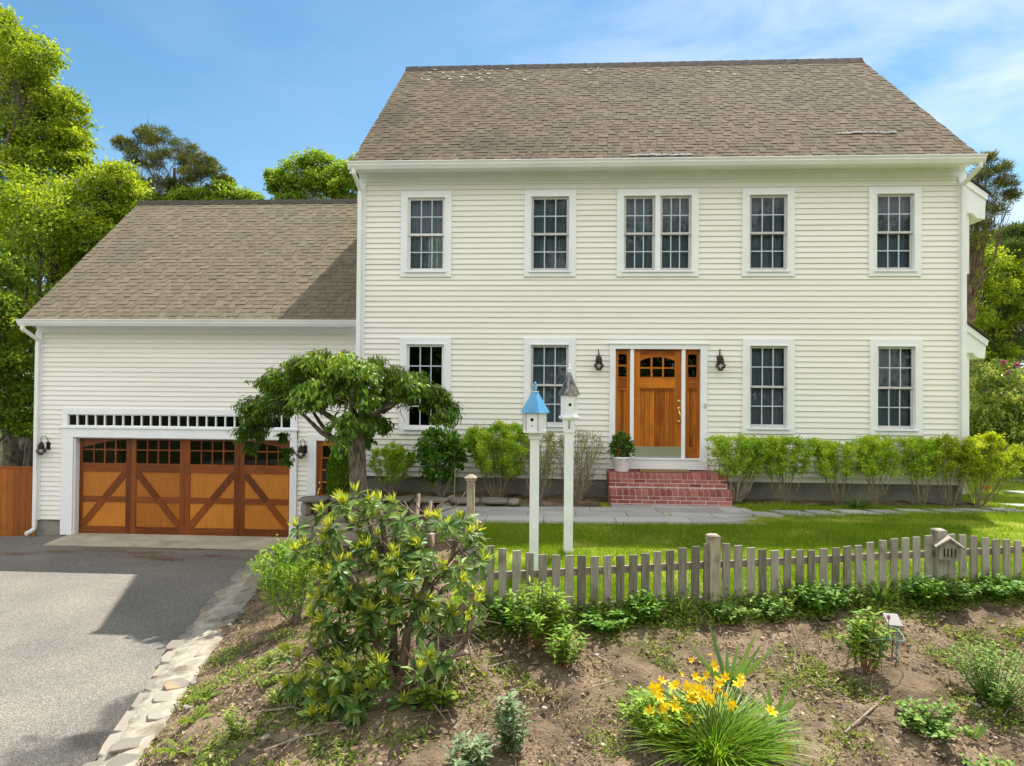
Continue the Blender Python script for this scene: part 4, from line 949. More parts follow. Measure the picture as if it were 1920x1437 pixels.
def hole(mb, c, apo, ang_, z, r_):
    d_ = Vector((cos(ang_), sin(ang_), 0)); P_ = Vector((c[0], c[1], z))+d_*apo
    mb.tube([P_-d_*.004, P_+d_*.003], r_, 14)
best = min([a0+pi/6+j*pi/3 for j in range(6)], key=lambda q: abs(((q+pi/2+pi) % (2*pi))-pi))
p = MB(); hole(p, bc, .142*cos(pi/6), best, 1.725, .019); hole(p, bc, .142*cos(pi/6), best, 1.655, .008); p.build('entry_hole', 'black', body)
bc2 = (-1.625, -3.925); z0 = h(*bc2)
b2 = thing('birdhouse', 'taller narrow white birdhouse with steep dark metal roof and white finial on a pole', 'birdhouse', (*bc2, z0), 'birdhouses on poles')
p = MB(); p.box(bc2[0]-.058, bc2[0]+.058, bc2[1]-.058, bc2[1]+.058, z0-.2, 1.56); p.build('pole', 'white_dirty', b2)
p = MB(); x, y = bc2
p.hull8([(x-.07, y-.07, 1.53), (x+.07, y-.07, 1.53), (x+.07, y+.07, 1.53), (x-.07, y+.07, 1.53)], [(x-.085, y-.085, 1.70), (x+.085, y-.085, 1.70), (x+.085, y+.085, 1.70), (x-.085, y+.085, 1.70)]); p.build('bracket', 'white', b2)
p = MB(); p.box(x-.008, x+.008, y-.083, y-.07, 1.58, 1.70); p.build('slot', 'seam', b2)
p = MB(); p.lathe((x, y, 1.70), [(.125, 0), (.135, .02), (.13, .04)], 8); p.build('tray', 'white', b2)
p = MB(); p.prism([(a_, b_) for a_, b_, _ in ring(bc2, .108, 0, 6, .1)], 'z', 1.74, 2.012); body = p.build('body', 'white', b2)
p = MB(); p.hull8(ring(bc2, .142, 2.005, 6, .1), ring(bc2, .018, 2.295, 6, .1)); p.build('roof', 'slateroof', b2)
p = MB(); p.lathe((x, y, 2.29), [(.014, 0), (.022, .008), (.022, .016), (.012, .025), (.026, .045), (.026, .06), (.012, .075), (.012, .085), (.014, .095), (.002, .115)], 12); p.build('finial', 'white', b2, smooth=True)
best = min([.1+pi/6+j*pi/3 for j in range(6)], key=lambda q: abs(((q+pi/2+pi) % (2*pi))-pi))
p = MB(); hole(p, bc2, .108*cos(pi/6), best, 1.885, .02); p.build('entry_hole', 'black', body)

# ------------------------------------------------------------------ loose posts and garden bits
pb = (-2.86, -4.1); z0 = h(*pb)
cp = thing('wooden_post', 'short weathered wooden post with a flat pyramid cap beside the lawn', 'post', (*pb, z0))
p = MB(); p.box(pb[0]-.046, pb[0]+.046, pb[1]-.046, pb[1]+.046, z0-.2, .93); p.build('post', 'fence_light', cp)
p = MB(); q = lambda r_: [(pb[0]-r_, pb[1]-r_), (pb[0]+r_, pb[1]-r_), (pb[0]+r_, pb[1]+r_), (pb[0]-r_, pb[1]+r_)]
p.hull8([(*v, .915) for v in q(.062)], [(*v, .945) for v in q(.062)]); p.hull8([(*v, .945) for v in q(.072)], [(*v, .96) for v in q(.072)]); p.hull8([(*v, .96) for v in q(.066)], [(*v, .995) for v in q(.02)]); p.build('cap', 'fence_light', cp)
sk = MB(); b_ = (-3.2, -3.1); z0 = h(*b_)
sk.tube([(*b_, z0-.1), (b_[0]+.01, b_[1], z0+.5), (b_[0]-.015, b_[1], z0+.55), (b_[0], b_[1], .95)], .006, 6); sk.tube([(b_[0], b_[1], .95), (b_[0]+.05, b_[1], .93)], [.014, .006], 6)
tag(sk.build('garden_stake', 'stem_grey', base=(*b_, z0)), 'thin bent metal garden stake in front of the broad-leaved shrub', 'garden stake')
pm = thing('plant_marker', 'small slanted slate plate on a thin stake in the flower bed', 'plant marker', (1.27, -6.3, h(1.27, -6.3)))
p = MB(); X, Y_, z0 = 1.27, -6.3, h(1.27, -6.3)
p.bar((X-.07, Y_, z0+.27), (X+.06, Y_, z0+.26), .14, .014, (0, -.5, .85)); p.build('plate', 'slate', pm)
p = MB(); p.tube([(X-.06, Y_-.10, z0-.05), (X+.01, Y_, z0+.26)], .006, 6); p.build('stake', 'ridge', pm)
ph = MB(); c_ = (1.0, -6.55); z0 = h(*c_)
ph.tube([(c_[0]+.22*cos(t_), c_[1]+.22*sin(t_), z0+.27+.02*sin(3*t_)) for t_ in np.linspace(0, 2*pi, 33)], .005, 6, cap=False)
for t_ in (.3, 2.4, 4.5): ph.tube([(c_[0]+.22*cos(t_), c_[1]+.22*sin(t_), z0-.05), (c_[0]+.22*cos(t_), c_[1]+.22*sin(t_), z0+.28)], .004, 6)
tag(ph.build('plant_hoop', 'teal', base=(*c_, z0)), 'teal wire plant support hoop around the peony by the slate plate', 'plant support')

# ------------------------------------------------------------------ fences at far left
cf = thing('board_fence', 'orange-brown cedar board fence left of the garage', 'fence', (-14.5, 1.5, -1.2))
x = -17.5
while x < -12.95:
    p = MB(); p.box(x+.003, min(x+.137, -12.93), 1.5, 1.522, -1.35, .31+random.uniform(-.004, .004)); p.build('board', 'cedar', cf); x += .14
p = MB(); p.box(-17.5, -12.93, 1.485, 1.54, .31, .345); p.build('cap_rail', 'cedar', cf)
p = MB(); p.box(-12.98, -12.9, 1.46, 1.55, -1.3, .39); p.build('post', 'cedar', cf)
gf = thing('stockade_fence', 'old grey stockade fence far behind the cedar fence', 'fence', (-22, 7.5, -1))
x = -24.; p = MB()
while x < -15:
    p.hull8([(x, 7.5, -1.3), (x+.11, 7.5, -1.3), (x+.11, 7.53, -1.3), (x, 7.53, -1.3)], [(x+.02, 7.5, .55+random.uniform(-.03, .03)), (x+.09, 7.5, .55), (x+.09, 7.53, .55), (x+.02, 7.53, .55)]); x += .125
p.build('board_panel', 'fence_light', gf)
p = MB(); p.box(-24, -15, 7.44, 7.5, .1, .2); p.build('rail', 'fence_light', gf)

# ------------------------------------------------------------------ vegetation
def shrub(name, label, cat, base, rx, ry, ht, ns, nl, mat, stem='stem', L=.038, Wd=.022, lo=.45, sub=8, group=None, top=.75, sp=.55, rs=.009, lean=(0, 0), prof=None, jit=.03, flat=.5):
    """vase of stems from one base; leaves gather towards the top"""
    o = thing(name, label, cat, base, group); B = np.array(base)
    th = rng.random(ns)*2*pi; u = np.sqrt(rng.random(ns))
    ht_i = ht*(1-(1-top)*u**2*rng.random(ns)**.5)*rng.uniform(.93, 1.0, ns)
    tipo = np.stack([rx*u*np.cos(th)+lean[0], ry*u*np.sin(th)+lean[1], ht_i], 1)
    b0 = np.stack([rx*.14*np.cos(th)*u, ry*.14*np.sin(th)*u, np.zeros(ns)], 1)
    K = 5; pts = []
    for k in range(K+1):
        t_ = k/K; lat = t_**(1-sp*.5)
        q = b0*(1-lat)+np.concatenate([tipo[:, :2]*lat, tipo[:, 2:]*t_], 1)+rng.normal(size=(ns, 3))*.012*(0 < k < K)*ht
        q[:, :2] = b0[:, :2]*(1-lat)+tipo[:, :2]*lat+rng.normal(size=(ns, 2))*.015*(k > 0)*ht
        pts.append(q+B)
    mb = MB()
    for k in range(K): twigs(mb, pts[k], pts[k+1], rs*(1-.7*k/K)*rng.uniform(.7, 1.3, ns), rs*(1-.7*(k+1)/K))
    PT = np.stack(pts, 1)
    si = np.repeat(np.arange(ns), sub); m_ = len(si); tt = rng.uniform(lo*.75, .97, m_)*K; k0 = np.minimum(tt.astype(int), K-1); fr = (tt-k0)[:, None]
    A = PT[si, k0]*(1-fr)+PT[si, k0+1]*fr
    out = A-B-np.array([lean[0]*.5, lean[1]*.5, 0]); out[:, 2] = 0; out = nrm(out)
    d = nrm(out*.7+unit(m_)*.8+np.array([0, 0, .9])); ln = rng.uniform(.08, .2, m_)[:, None]*ht
    E = A+d*ln; ztop = B[2]+ht*(1.0-(1-top)*np.clip(((E[:, 0]-B[0]-lean[0])/rx)**2+((E[:, 1]-B[1]-lean[1])/ry)**2, 0, 1.2))
    E[:, 2] = np.minimum(E[:, 2], ztop+rng.normal(size=m_)*.015)
    twigs(mb, A, E, rs*.35, rs*.18)
    mb.build('stems', stem, o)
    lf = MB(); wgt = np.clip((E[:, 2]-B[2])/ht-lo*.55, .02, 1)**1.1; wgt /= wgt.sum()
    ii = rng.choice(m_, nl, p=wgt); f = rng.random(nl)[:, None]
    P = A[ii]*(1-f)+E[ii]*f+rng.normal(size=(nl, 3))*jit*np.array([1, 1, .7])
    D = nrm((E-A)[ii]*2+unit(nl)*.9*1+np.array([0, 0, .15])); Nn = unit(nl)+np.array([0, -.15, flat*2])
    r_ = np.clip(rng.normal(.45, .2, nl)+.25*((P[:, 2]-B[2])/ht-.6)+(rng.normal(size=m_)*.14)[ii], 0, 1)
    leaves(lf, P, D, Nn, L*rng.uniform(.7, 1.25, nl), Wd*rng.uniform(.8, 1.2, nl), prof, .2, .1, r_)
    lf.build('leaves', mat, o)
    return o
zb_ = .14
G1 = 'clipped shrubs along the house wall'
def privet(x, y, rx, ht, label, mat='privet', nl=2600, ns=16, **k):
    return shrub('privet_shrub', label, 'shrub', (x, y, k.pop('z', zb_)), rx, k.pop('ry', .38), ht, ns, nl, mat, group=G1, **k)
privet(-4.72, -.55, 0.403, .91, 'small round bright green shrub just right of the cherry trunk', nl=7047, ns=14, z=.19, stem='stem_grey', lo=.3)
privet(-2.82, -.55, 0.627, 1.47, 'large dense rounded shrub left of the blue-roofed birdhouse', nl=21532, ns=22, top=.68, lo=.36, ry=.45)
privet(-2.06, -.5, 0.470, 1.28, 'thin shrub of bare twigs behind the blue-roofed birdhouse pole', 'privet_b', 1700, 26, stem='stem_grey', lo=.3)
privet(-1.38, -.5, 0.470, 1.30, 'nearly leafless twiggy shrub right of the birdhouse poles', 'privet_b', 1100, 40, stem='stem_grey', lo=.2, sub=12, top=.7)
privet(1.36, -.5, 0.560, 1.21, 'broad shrub with bare grey twigs beside the brick steps', nl=12723, ns=32, stem='stem_grey', top=.88, lo=.5, sub=9)
privet(2.20, -.5, 0.470, 1.19, 'second shrub right of the brick steps, under the window', nl=10179, ns=16, top=.93, lo=.55)
privet(3.12, -.5, 0.448, 1.12, 'shrub with a clump of strap leaves at its foot', nl=8221, ns=16, top=.93, lo=.55)
privet(3.72, -.5, 0.459, 1.19, 'dark green flat-topped shrub between the two right-hand windows', nl=10962, ns=16, top=.95, lo=.55)
privet(4.52, -.5, 0.336, 1.18, 'slender shrub below the rightmost window', nl=7047, ns=13, top=.95, lo=.55)
privet(4.98, -.5, 0.403, 1.23, 'yellow-green shrub in front of the house corner', 'privet_y', 6440, 15, top=.93, lo=.55)
privet(5.50, -.4, 0.582, 1.26, 'golden shrub leaning out past the house corner', 'privet_y', 11900, 18, top=.75, lean=(.2, 0), lo=.5)
shrub('broadleaf_shrub', 'upright shrub with broad dark green leaves below the leftmost lower window', 'shrub', (-3.80, -.6, .19), .42, .36, 1.24, 20, 2200, 'hydr', 'stem_grey', .075, .055, .18, 6, None, .62, .6, .008, (0, 0), OV, .05)
# small clump of strap leaves by the foundation
def blades(name, label, cat, base, n, L, Wd, mat, spread=.25, droop=.6, up=1.2, group=None, part='leaves', r0=.08, jitter=.35):
    o = thing(name, label, cat, base, group)
    mb = MB(); th = rng.random(n)*2*pi; q = np.sqrt(rng.random(n))
    P = np.stack([base[0]+r0*q*np.cos(th), base[1]+r0*q*np.sin(th), np.full(n, base[2]-.01)], 1)
    D = np.stack([np.cos(th)*spread*q*2, np.sin(th)*spread*q*2, np.full(n, up)], 1)+rng.normal(size=(n, 3))*jitter*.3
    Nn = np.stack([-np.cos(th), -np.sin(th), np.full(n, .35)], 1)
    D = nrm(D); Ln = L*rng.uniform(.55, 1.1, n)
    Nn = Nn+rng.normal(size=(n, 3))*.1
    S_ = nrm(np.cross(D, Nn)); N2 = np.cross(S_, D)
    if True: leaves(mb, P, D, N2*1, Ln, Wd*rng.uniform(.8, 1.2, n), [(0, .7), (.2, 1), (.4, .95), (.6, .8), (.8, .55), (1, .05)], .25, droop*rng.uniform(.5, 1.3, n)[:, None], rng.random(n))
    mb.build(part, mat, o); return o
blades('strap_leaf_clump', 'low clump of arching strap leaves at the foot of a shrub by the foundation', 'plant', (3.28, -.85, h(3.28, -.85)), 60, .34, .016, 'tallgrass', .5, .7, 1.0)
# narrow conifer by the side door
ar = thing('arborvitae', 'narrow cone-shaped green conifer in front of the side door', 'conifer', (-5.55, -.7, -.55))
lf = MB(); n = 9000; t_ = rng.random(n)**.8; th = rng.random(n)*2*pi; rad = .25*np.clip(np.minimum(t_*6, (1-t_)*1.9+.12), 0, 1)*rng.uniform(.6, 1.05, n)**.5
P = np.stack([-5.55+rad*np.cos(th), -.7+rad*np.sin(th), -.1+1.65*t_*.9], 1); D = np.stack([np.cos(th)*.5, np.sin(th)*.5, np.full(n, .9)], 1)+rng.normal(size=(n, 3))*.3
leaves(lf, P, D, unit(n), .055, .022, None, .1, 0, rng.random(n)); lf.build('foliage', 'arb', ar)
p = MB(); p.tube([(-5.55, -.7, -.7), (-5.55, -.7, 1.2)], [.04, .01], 7); p.build('trunk', 'bark', ar)
# plant in pot
lf = MB(); n = 420; P = np.array([-.60, -.36, .9])+unit(n)*rng.random((n, 1))**.4*np.array([.20, .18, .26])+np.array([0, 0, .16]); D = nrm(P-np.array([-.6, -.36, .85])+unit(n)*.2)
leaves(lf, P, D, unit(n)+np.array([0, 0, 1.]), .085, .042, OV, .2, .35, rng.random(n)); lf.build('leaves', 'potleaf', pt)
lf = MB(); A = np.tile([[-.60, -.36, .86]], (16, 1))+rng.normal(size=(16, 3))*.03; twigs(lf, A, A+nrm(unit(16)*.35+np.array([0, 0, .8]))*.38, .005, .003); lf.build('stems', 'redstem', pt)

# ---- trees
def tube_path(p0, p1, sag=.1, k=5, wob=.06):
    p0 = np.array(p0); p1 = np.array(p1); d = np.linalg.norm(p1-p0); t_ = np.linspace(0, 1, k)[:, None]
    q = p0*(1-t_)+p1*t_; q[:, 2] += (np.sin(t_[:, 0]*pi)*sag*d); q[1:-1] += rng.normal(size=(k-2, 3))*wob*d*.5
    return q
def tree(name, label, cat, base, trunk_top, r0, lobes, ncl, nlf, L, Wd, mat, bark='bark_oak', group=None, crad=.32, ydep=1.0, flat=.8, needle=False, split=.35, ntw=1.0, shade=.16):
    o = thing(name, label, cat, base, group)
    tr = MB(); tp = np.array(trunk_top); bs = np.array(base)
    path = tube_path(bs-np.array([0, 0, .3]), tp, 0, 8, .025); tr.tube(path, np.linspace(r0, r0*.3, 8), 9)
    lf = MB(); tw = MB()
    CC = []; LB = []
    for (x, y, z, r_) in lobes:
        c = np.array([x, y+rng.uniform(-ydep, ydep)*r_, z])
        s_ = split+(1-split)*rng.random()*.9
        zt_ = min(max((c[2]-bs[2])*.62/(tp[2]-bs[2]), .15), .95)*7; k0 = min(int(zt_), 6); st_ = path[k0]*(1-zt_+k0)+path[k0+1]*(zt_-k0)
        lim = tube_path(st_, c, .06, 6, .10); tr.tube(lim, np.linspace(max(r0*.22, .012), max(r0*.05, .006), 6), 6)
        dirs = unit(ncl); rad = rng.uniform(.45, 1.0, ncl)**.6
        cc = c+dirs*rad[:, None]*r_*np.array([1, 1.15, flat])
        st2 = lim[rng.integers(2, 6, ncl)]
        mid = (st2+cc)/2+rng.normal(size=cc.shape)*.07*r_
        twigs(tw, st2, mid, max(r0*.035, .005), max(r0*.025, .004)); twigs(tw, mid, cc, max(r0*.025, .004), .003)
        CC.append(cc); LB.append(np.full(ncl, r_))
    CC = np.concatenate(CC); LB = np.concatenate(LB)
    n = len(CC)*nlf; ci = np.repeat(np.arange(len(CC)), nlf)
    off = rng.normal(size=(n, 3))*np.array([1, 1, .62])*(LB[ci]*crad)[:, None]*.62
    P = CC[ci]+off
    if needle:
        D = nrm(off*1.2/(LB[ci]*crad)[:, None]+unit(n)*.55+np.array([0, 0, .45])); Nn = unit(n)
    else:
        D = nrm(off/(LB[ci]*crad)[:, None]*.6+unit(n)*.8+np.array([0, 0, -.25])); Nn = unit(n)*.8+np.array([0, 0, .8])
    r_ = np.clip(rng.normal(.5, shade, n)+rng.normal(size=len(CC))[ci]*.16, 0, 1)
    leaves(lf, P, D, Nn, L*rng.uniform(.7, 1.3, n), Wd*rng.uniform(.7, 1.3, n), None, .15, .1, r_)
    tr.build('trunk', bark, o); tw.build('branches', bark, o); lf.build('crown', mat, o)
    return o
GT = 'trees behind the house and garage'
tree('maple_tree', 'tallest yellow-green tree at the left edge of the photo', 'tree', (-18.2, 7.2, -1.3), (-17.8, 7, 11.2), .34,
     [(-18.42, 7.0, 12.47, .93), (-17.4, 7, 11.8, .83), (-18.23, 7, 11.01, 1.05), (-16.96, 7, 10.67, .72), (-17.7, 7, 9.79, .9), (-16.69, 7, 9.78, .55), (-19.04, 7, 9.57, 1.2), (-17.51, 7, 8.74, .9), (-16.43, 7, 8.89, .45), (-18.7, 7, 12.9, .7), (-19.6, 7.5, 11.5, 1.1), (-18.4, 7.5, 7.6, 1.1)],
     44, 70, .115, .072, 'maple', 'bark_oak', GT, .27)
tree('maple_tree', 'broad yellow-green tree rising just left of the garage roof', 'tree', (-16.0, 5.4, -1.3), (-15.2, 5, 6.6), .26,
     [(-15.91, 5.0, 7.12, 1.05), (-14.57, 5, 7.47, .87), (-13.61, 5.2, 7.68, .6), (-13.74, 5.4, 6.82, .63), (-15.0, 5, 6.33, 1.05), (-16.49, 5, 6.04, 1.19), (-14.1, 5, 6.18, .7), (-15.87, 5, 4.89, 1.05), (-14.83, 5, 5.32, .63), (-17.37, 5, 4.46, 1.12), (-16.45, 5, 3.59, .84), (-14.6, 5, 4.4, .8), (-14.1, 5, 3.6, .7)],
     46, 68, .105, .068, 'maple', 'bark_oak', GT, .27)
tree('understory_tree', 'low dark-branched green tree over the cedar fence', 'tree', (-15.6, 3.2, -1.3), (-15.0, 3, 3.6), .13,
     [(-14.97, 3, 4.95, .6), (-15.21, 3, 3.67, .84), (-14.72, 3, 2.65, .54), (-15.04, 3, 1.63, .62), (-14.49, 3, 1.22, .36), (-14.81, 3, 3.93, .48), (-15.9, 3.4, 2.4, .8), (-14.4, 3.2, 2.0, .35), (-13.9, 3.4, 3.1, .45), (-14.0, 3.6, 4.2, .5)],
     42, 50, .10, .06, 'maple_d', 'bark_oak', GT, .28)
tree('woodland_tree', 'dim green tree in the shade behind the cedar fence', 'tree', (-21, 13, -1.3), (-21, 13, 5.5), .25,
     [(-21.5, 13, 6, 1.8), (-20, 13, 4.5, 1.6), (-19, 12.5, 3, 1.5), (-21, 13, 2.5, 1.8), (-18.5, 12, 1.5, 1.2), (-20.5, 12, .8, 1.3), (-23, 13, 4, 1.8), (-18, 12.5, 5, 1.3), (-17, 12, 3, 1.3), (-22.5, 14, 8.5, 1.8), (-19.5, 13, 7.5, 1.5)],
     40, 70, .17, .11, 'maple_d', 'bark_oak', GT, .3)
tree('pitch_pine', 'open-crowned dark pine above the left end of the garage ridge', 'pine tree', (-16.5, 13, -1.3), (-16.5, 13, 10.6), .17,
     [(-17.85, 13, 11.87, .44), (-17.1, 13, 11.75, .55), (-16.35, 13, 11.43, .55), (-17.72, 13, 10.93, .55), (-16.87, 13, 10.9, .6), (-16.02, 13, 10.91, .5), (-15.28, 13, 10.8, .42), (-14.95, 13, 10.38, .42), (-15.69, 13, 10.2, .42), (-17.39, 13, 9.99, .55), (-16.43, 13, 9.85, .5), (-18.38, 13, 11.46, .4), (-15.1, 13.3, 9.7, .4), (-14.6, 13, 10.1, .3)],
     22, 60, .17, .022, 'pine', 'bark_pine', GT, .19, .9, .6, True)
tree('oak_tree', 'low bushy green tree crown showing along the middle of the garage ridge', 'tree', (-14.5, 13.5, -1.3), (-14.6, 13.2, 8.4), .17,
     [(-15.78, 13, 9.3, .66), (-14.6, 13, 9.5, .6), (-13.57, 13, 9.3, .5), (-17.06, 13, 9.1, .6), (-15.2, 13, 8.5, .8), (-13.9, 13, 8.4, .7), (-12.9, 13, 8.9, .4), (-12.3, 13, 8.7, .5)], 42, 66, .12, .08, 'oak', 'bark_oak', GT, .3)
tree('oak_tree', 'rounded fresh-green tree left of the pair by the main roof edge', 'tree', (-12.1, 15, -1.3), (-12.1, 15, 10.0), .16,
     [(-12.36, 15, 11.1, .85), (-11.58, 15, 11.43, .65), (-13.02, 15, 10.56, .6), (-12.01, 15, 10.33, .8), (-11.34, 15, 10.6, .6), (-13.43, 15, 10.89, .35), (-12.6, 15, 9.7, .7)], 36, 60, .12, .08, 'oak', 'bark_oak', GT, .28)
tree('oak_tree', 'fresh-green tree touching the left edge of the main roof', 'tree', (-10.3, 15, -1.3), (-10.3, 15, 10.0), .15,
     [(-10.57, 15, 11.09, .6), (-10.01, 15, 10.8, .6), (-10.78, 15, 10.43, .5), (-10.22, 15, 10.2, .55), (-9.6, 15, 11.0, .6), (-10.4, 15, 9.6, .6)], 36, 60, .12, .08, 'oak', 'bark_oak', GT, .28)
tree('white_pine', 'wispy pine with upswept twigs at the upper right corner of the house', 'pine tree', (8.0, 4.2, .1), (8.15, 4.1, 7.2), .10,
     [(8.36, 4, 7.65, .16), (8.58, 4, 7.38, .20), (8.15, 4, 7.25, .22), (8.72, 4, 7.05, .18), (8.35, 4, 6.88, .26), (8.08, 4, 6.53, .3), (8.5, 4, 6.45, .22), (8.0, 4, 6.15, .25), (8.3, 4, 6.0, .25), (8.0, 4, 5.7, .28), (8.85, 4, 6.75, .14)],
     18, 40, .11, .016, 'pine', 'bark_pine', GT, .34, .7, .7, True)
tree('deciduous_tree', 'yellow-green tree between the pines right of the house', 'tree', (13, 11, 0), (13, 11, 6.2), .2,
     [(12.27, 11, 6.89, .72), (13.04, 11, 6.97, .67), (13.73, 11, 6.7, .76), (12.53, 11, 6, .76), (13.38, 11, 5.64, .86), (12.4, 11, 5.0, .8), (14.3, 11, 6.2, .8)], 44, 66, .12, .08, 'maple', 'bark_oak', GT, .3)
tree('white_pine', 'dense soft-needled pine filling the right edge behind the house', 'pine tree', (10.2, 6.2, 0), (10.1, 6, 6.1), .16,
     [(10.3, 6, 6.35, .32), (10.0, 6, 5.87, .38), (10.5, 6, 5.44, .53), (9.78, 6, 4.88, .57), (10.4, 6, 4.33, .6), (9.51, 6, 4.18, .53), (9.91, 6, 3.49, .68), (9.37, 6, 3.3, .6), (10.45, 6, 3.21, .6), (9.3, 6, 2.5, .6), (10.2, 6, 2.4, .7), (10.9, 6, 4.8, .5), (9.0, 6, 3.9, .4), (8.85, 6.3, 4.8, .3)],
     36, 90, .12, .018, 'pine_g', 'bark_pine', GT, .34, .7, .5, True)
tree('white_pine', 'dark pine deep in the shade at the right edge', 'pine tree', (12.5, 13, 0), (12.5, 13, 5), .2,
     [(11.5, 13, 5.5, 1.0), (13, 13, 4.8, 1.2), (11.6, 13, 4.0, 1.2), (13.2, 13, 3.2, 1.2), (11.4, 13, 2.4, 1.2), (13, 13, 1.6, 1.2), (11.5, 13, 1.0, 1.0), (14.6, 13, 4.0, 1.2), (15, 13, 2.0, 1.3)], 36, 70, .2, .035, 'pine_g', 'bark_pine', GT, .34, .7, .5, True)
tree('deciduous_tree', 'leafy yellow-green young tree close to the right house corner, between the bay roofs', 'tree', (8.9, 5.1, .1), (8.9, 5.1, 4.6), .06,
     [(8.41, 5.1, 5.63, .36), (9.06, 5.1, 5.52, .42), (8.47, 5.0, 4.82, .42), (9.28, 5.1, 4.71, .45), (8.47, 5.0, 3.95, .42), (9.28, 5.1, 3.84, .45), (8.52, 5.0, 3.25, .36), (9.82, 5.2, 5.14, .4), (9.39, 5.1, 3.08, .4), (10.04, 5.2, 4.17, .4)], 30, 60, .075, .045, 'maple', 'bark_oak', GT, .30)
for i, (x, y, lab) in enumerate(((18, 15, 'nearest tree of the row closing the side lawn on the right'), (23, 12, 'second tree of the row closing the side lawn'), (28, 16, 'third tree of the row closing the side lawn'), (34, 11, 'farthest tree of the row closing the side lawn'))):
    tree('deciduous_tree', lab, 'tree', (x, y, -.3), (x, y, 5.5), .22, [(x+rng.uniform(-2.2, 2.2), y+rng.uniform(-1, 1), rng.uniform(1.0, 7.2), rng.uniform(1.2, 1.8)) for _ in range(12)], 26, 46, .26, .17, 'oak', 'bark_oak', 'trees beyond the side lawn', .36)
for i, (x, y, lab) in enumerate(((-24, -38, 'broad tree across the road behind the camera, westmost'), (-14, -36, 'tall tree across the road, second from the west'), (-4, -38, 'dense tree straight across the road from the front door'), (6, -36, 'tree across the road facing the right half of the house'), (16, -38, 'tree across the road, second from the east'), (26, -37, 'broad tree across the road, eastmost'))):
    tree('roadside_tree', lab, 'tree', (x, y, -2), (x, y, 6.5), .3, [(x+rng.uniform(-4, 4), y+rng.uniform(-1, 1), rng.uniform(.5, 14), rng.uniform(2.0, 3.0)) for _ in range(18)], 26, 40, .42, .30, 'maple_d', 'bark_oak', 'trees across the road', .42)
# flowering rhododendron on the right
rh = tree('rhododendron', 'large rounded rhododendron with a few magenta blossoms right of the house', 'shrub', (8.4, 3.7, .1), (8.35, 3.6, 1.5), .07,
     [(8.02, 3.4, 2.45, .48), (8.5, 3.3, 2.30, .52), (7.88, 3.5, 1.96, .42), (8.35, 3.5, 1.5, .5), (8.76, 3.5, 1.36, .45), (8.0, 3.5, 1.35, .4), (8.9, 3.6, 1.9, .5), (8.2, 3.4, .8, .4), (8.8, 3.5, .7, .45)], 40, 36, .14, .045, 'rhodo_far', 'bark', None, .30)
for (x, y, z) in ((8.30, 2.95, 2.72), (8.75, 2.95, 2.42), (8.62, 2.92, 1.9), (8.10, 2.95, 2.55), (8.95, 2.95, 2.45), (7.72, 3.05, 2.15), (8.05, 3.0, 2.78)):
    f = MB(); n = 26; d = unit(n)+np.array([0, -.3, .4]); leaves(f, np.tile([[x, y, z]], (n, 1)), d, unit(n), .075, .06, None, .2, 0, rng.random(n)); f.build('blossom', 'pink', rh)

# ---- weeping cherry
ct = thing('weeping_cherry', 'umbrella-shaped weeping cherry tree with drooping leaves in front of the garage', 'tree', (-4.46, -3.5, h(-4.46, -3.5)))
tr = MB(); tr.tube([(-4.46, -3.5, -.5), (-4.465, -3.5, .1), (-4.471, -3.5, .5), (-4.49, -3.5, .9), (-4.53, -3.5, 1.2), (-4.55, -3.5, 1.42)], [.175, .14, .128, .132, .145, .10], 14)
for a_ in range(5):
    th = a_*1.3; tr.tube([(-4.46+.1*cos(th), -3.5+.1*sin(th), -.1), (-4.47+.1*cos(th), -3.5+.1*sin(th), .5), (-4.52+.09*cos(th+.3), -3.5+.09*sin(th+.3), 1.15)], [.05, .04, .045], 7)
LIMBS = [[(-4.55, -3.5, 1.25), (-4.867, -3.55, 1.547), (-5.09, -3.6, 1.70), (-5.32, -3.6, 1.80), (-5.76, -3.6, 1.6)], [(-4.5, -3.5, 1.04), (-5.01, -3.6, 1.327), (-5.28, -3.7, 1.62)], [(-4.50, -3.5, 1.3), (-4.276, -3.5, 1.6), (-4.1, -3.55, 1.665), (-4.0, -3.55, 1.78), (-4.03, -3.5, 2.0)], [(-4.50, -3.45, .95), (-4.86, -3.4, 1.18), (-5.09, -3.35, 1.42), (-5.3, -3.3, 1.7)],
         [(-4.55, -3.5, 1.35), (-4.6, -3.3, 1.8), (-4.7, -3.1, 2.1)], [(-4.55, -3.5, 1.3), (-4.5, -3.8, 1.8), (-4.4, -4.1, 2.0)], [(-4.5, -3.5, 1.35), (-4.35, -3.2, 1.75), (-3.9, -3.1, 2.0), (-3.5, -3.2, 1.9)], [(-4.1, -3.55, 1.66), (-3.8, -3.6, 1.85), (-3.45, -3.6, 1.75)]]
for q in LIMBS: tr.tube(q, np.linspace(.052, .022, len(q)), 8)
tr.build('trunk', 'bark', ct, smooth=True)
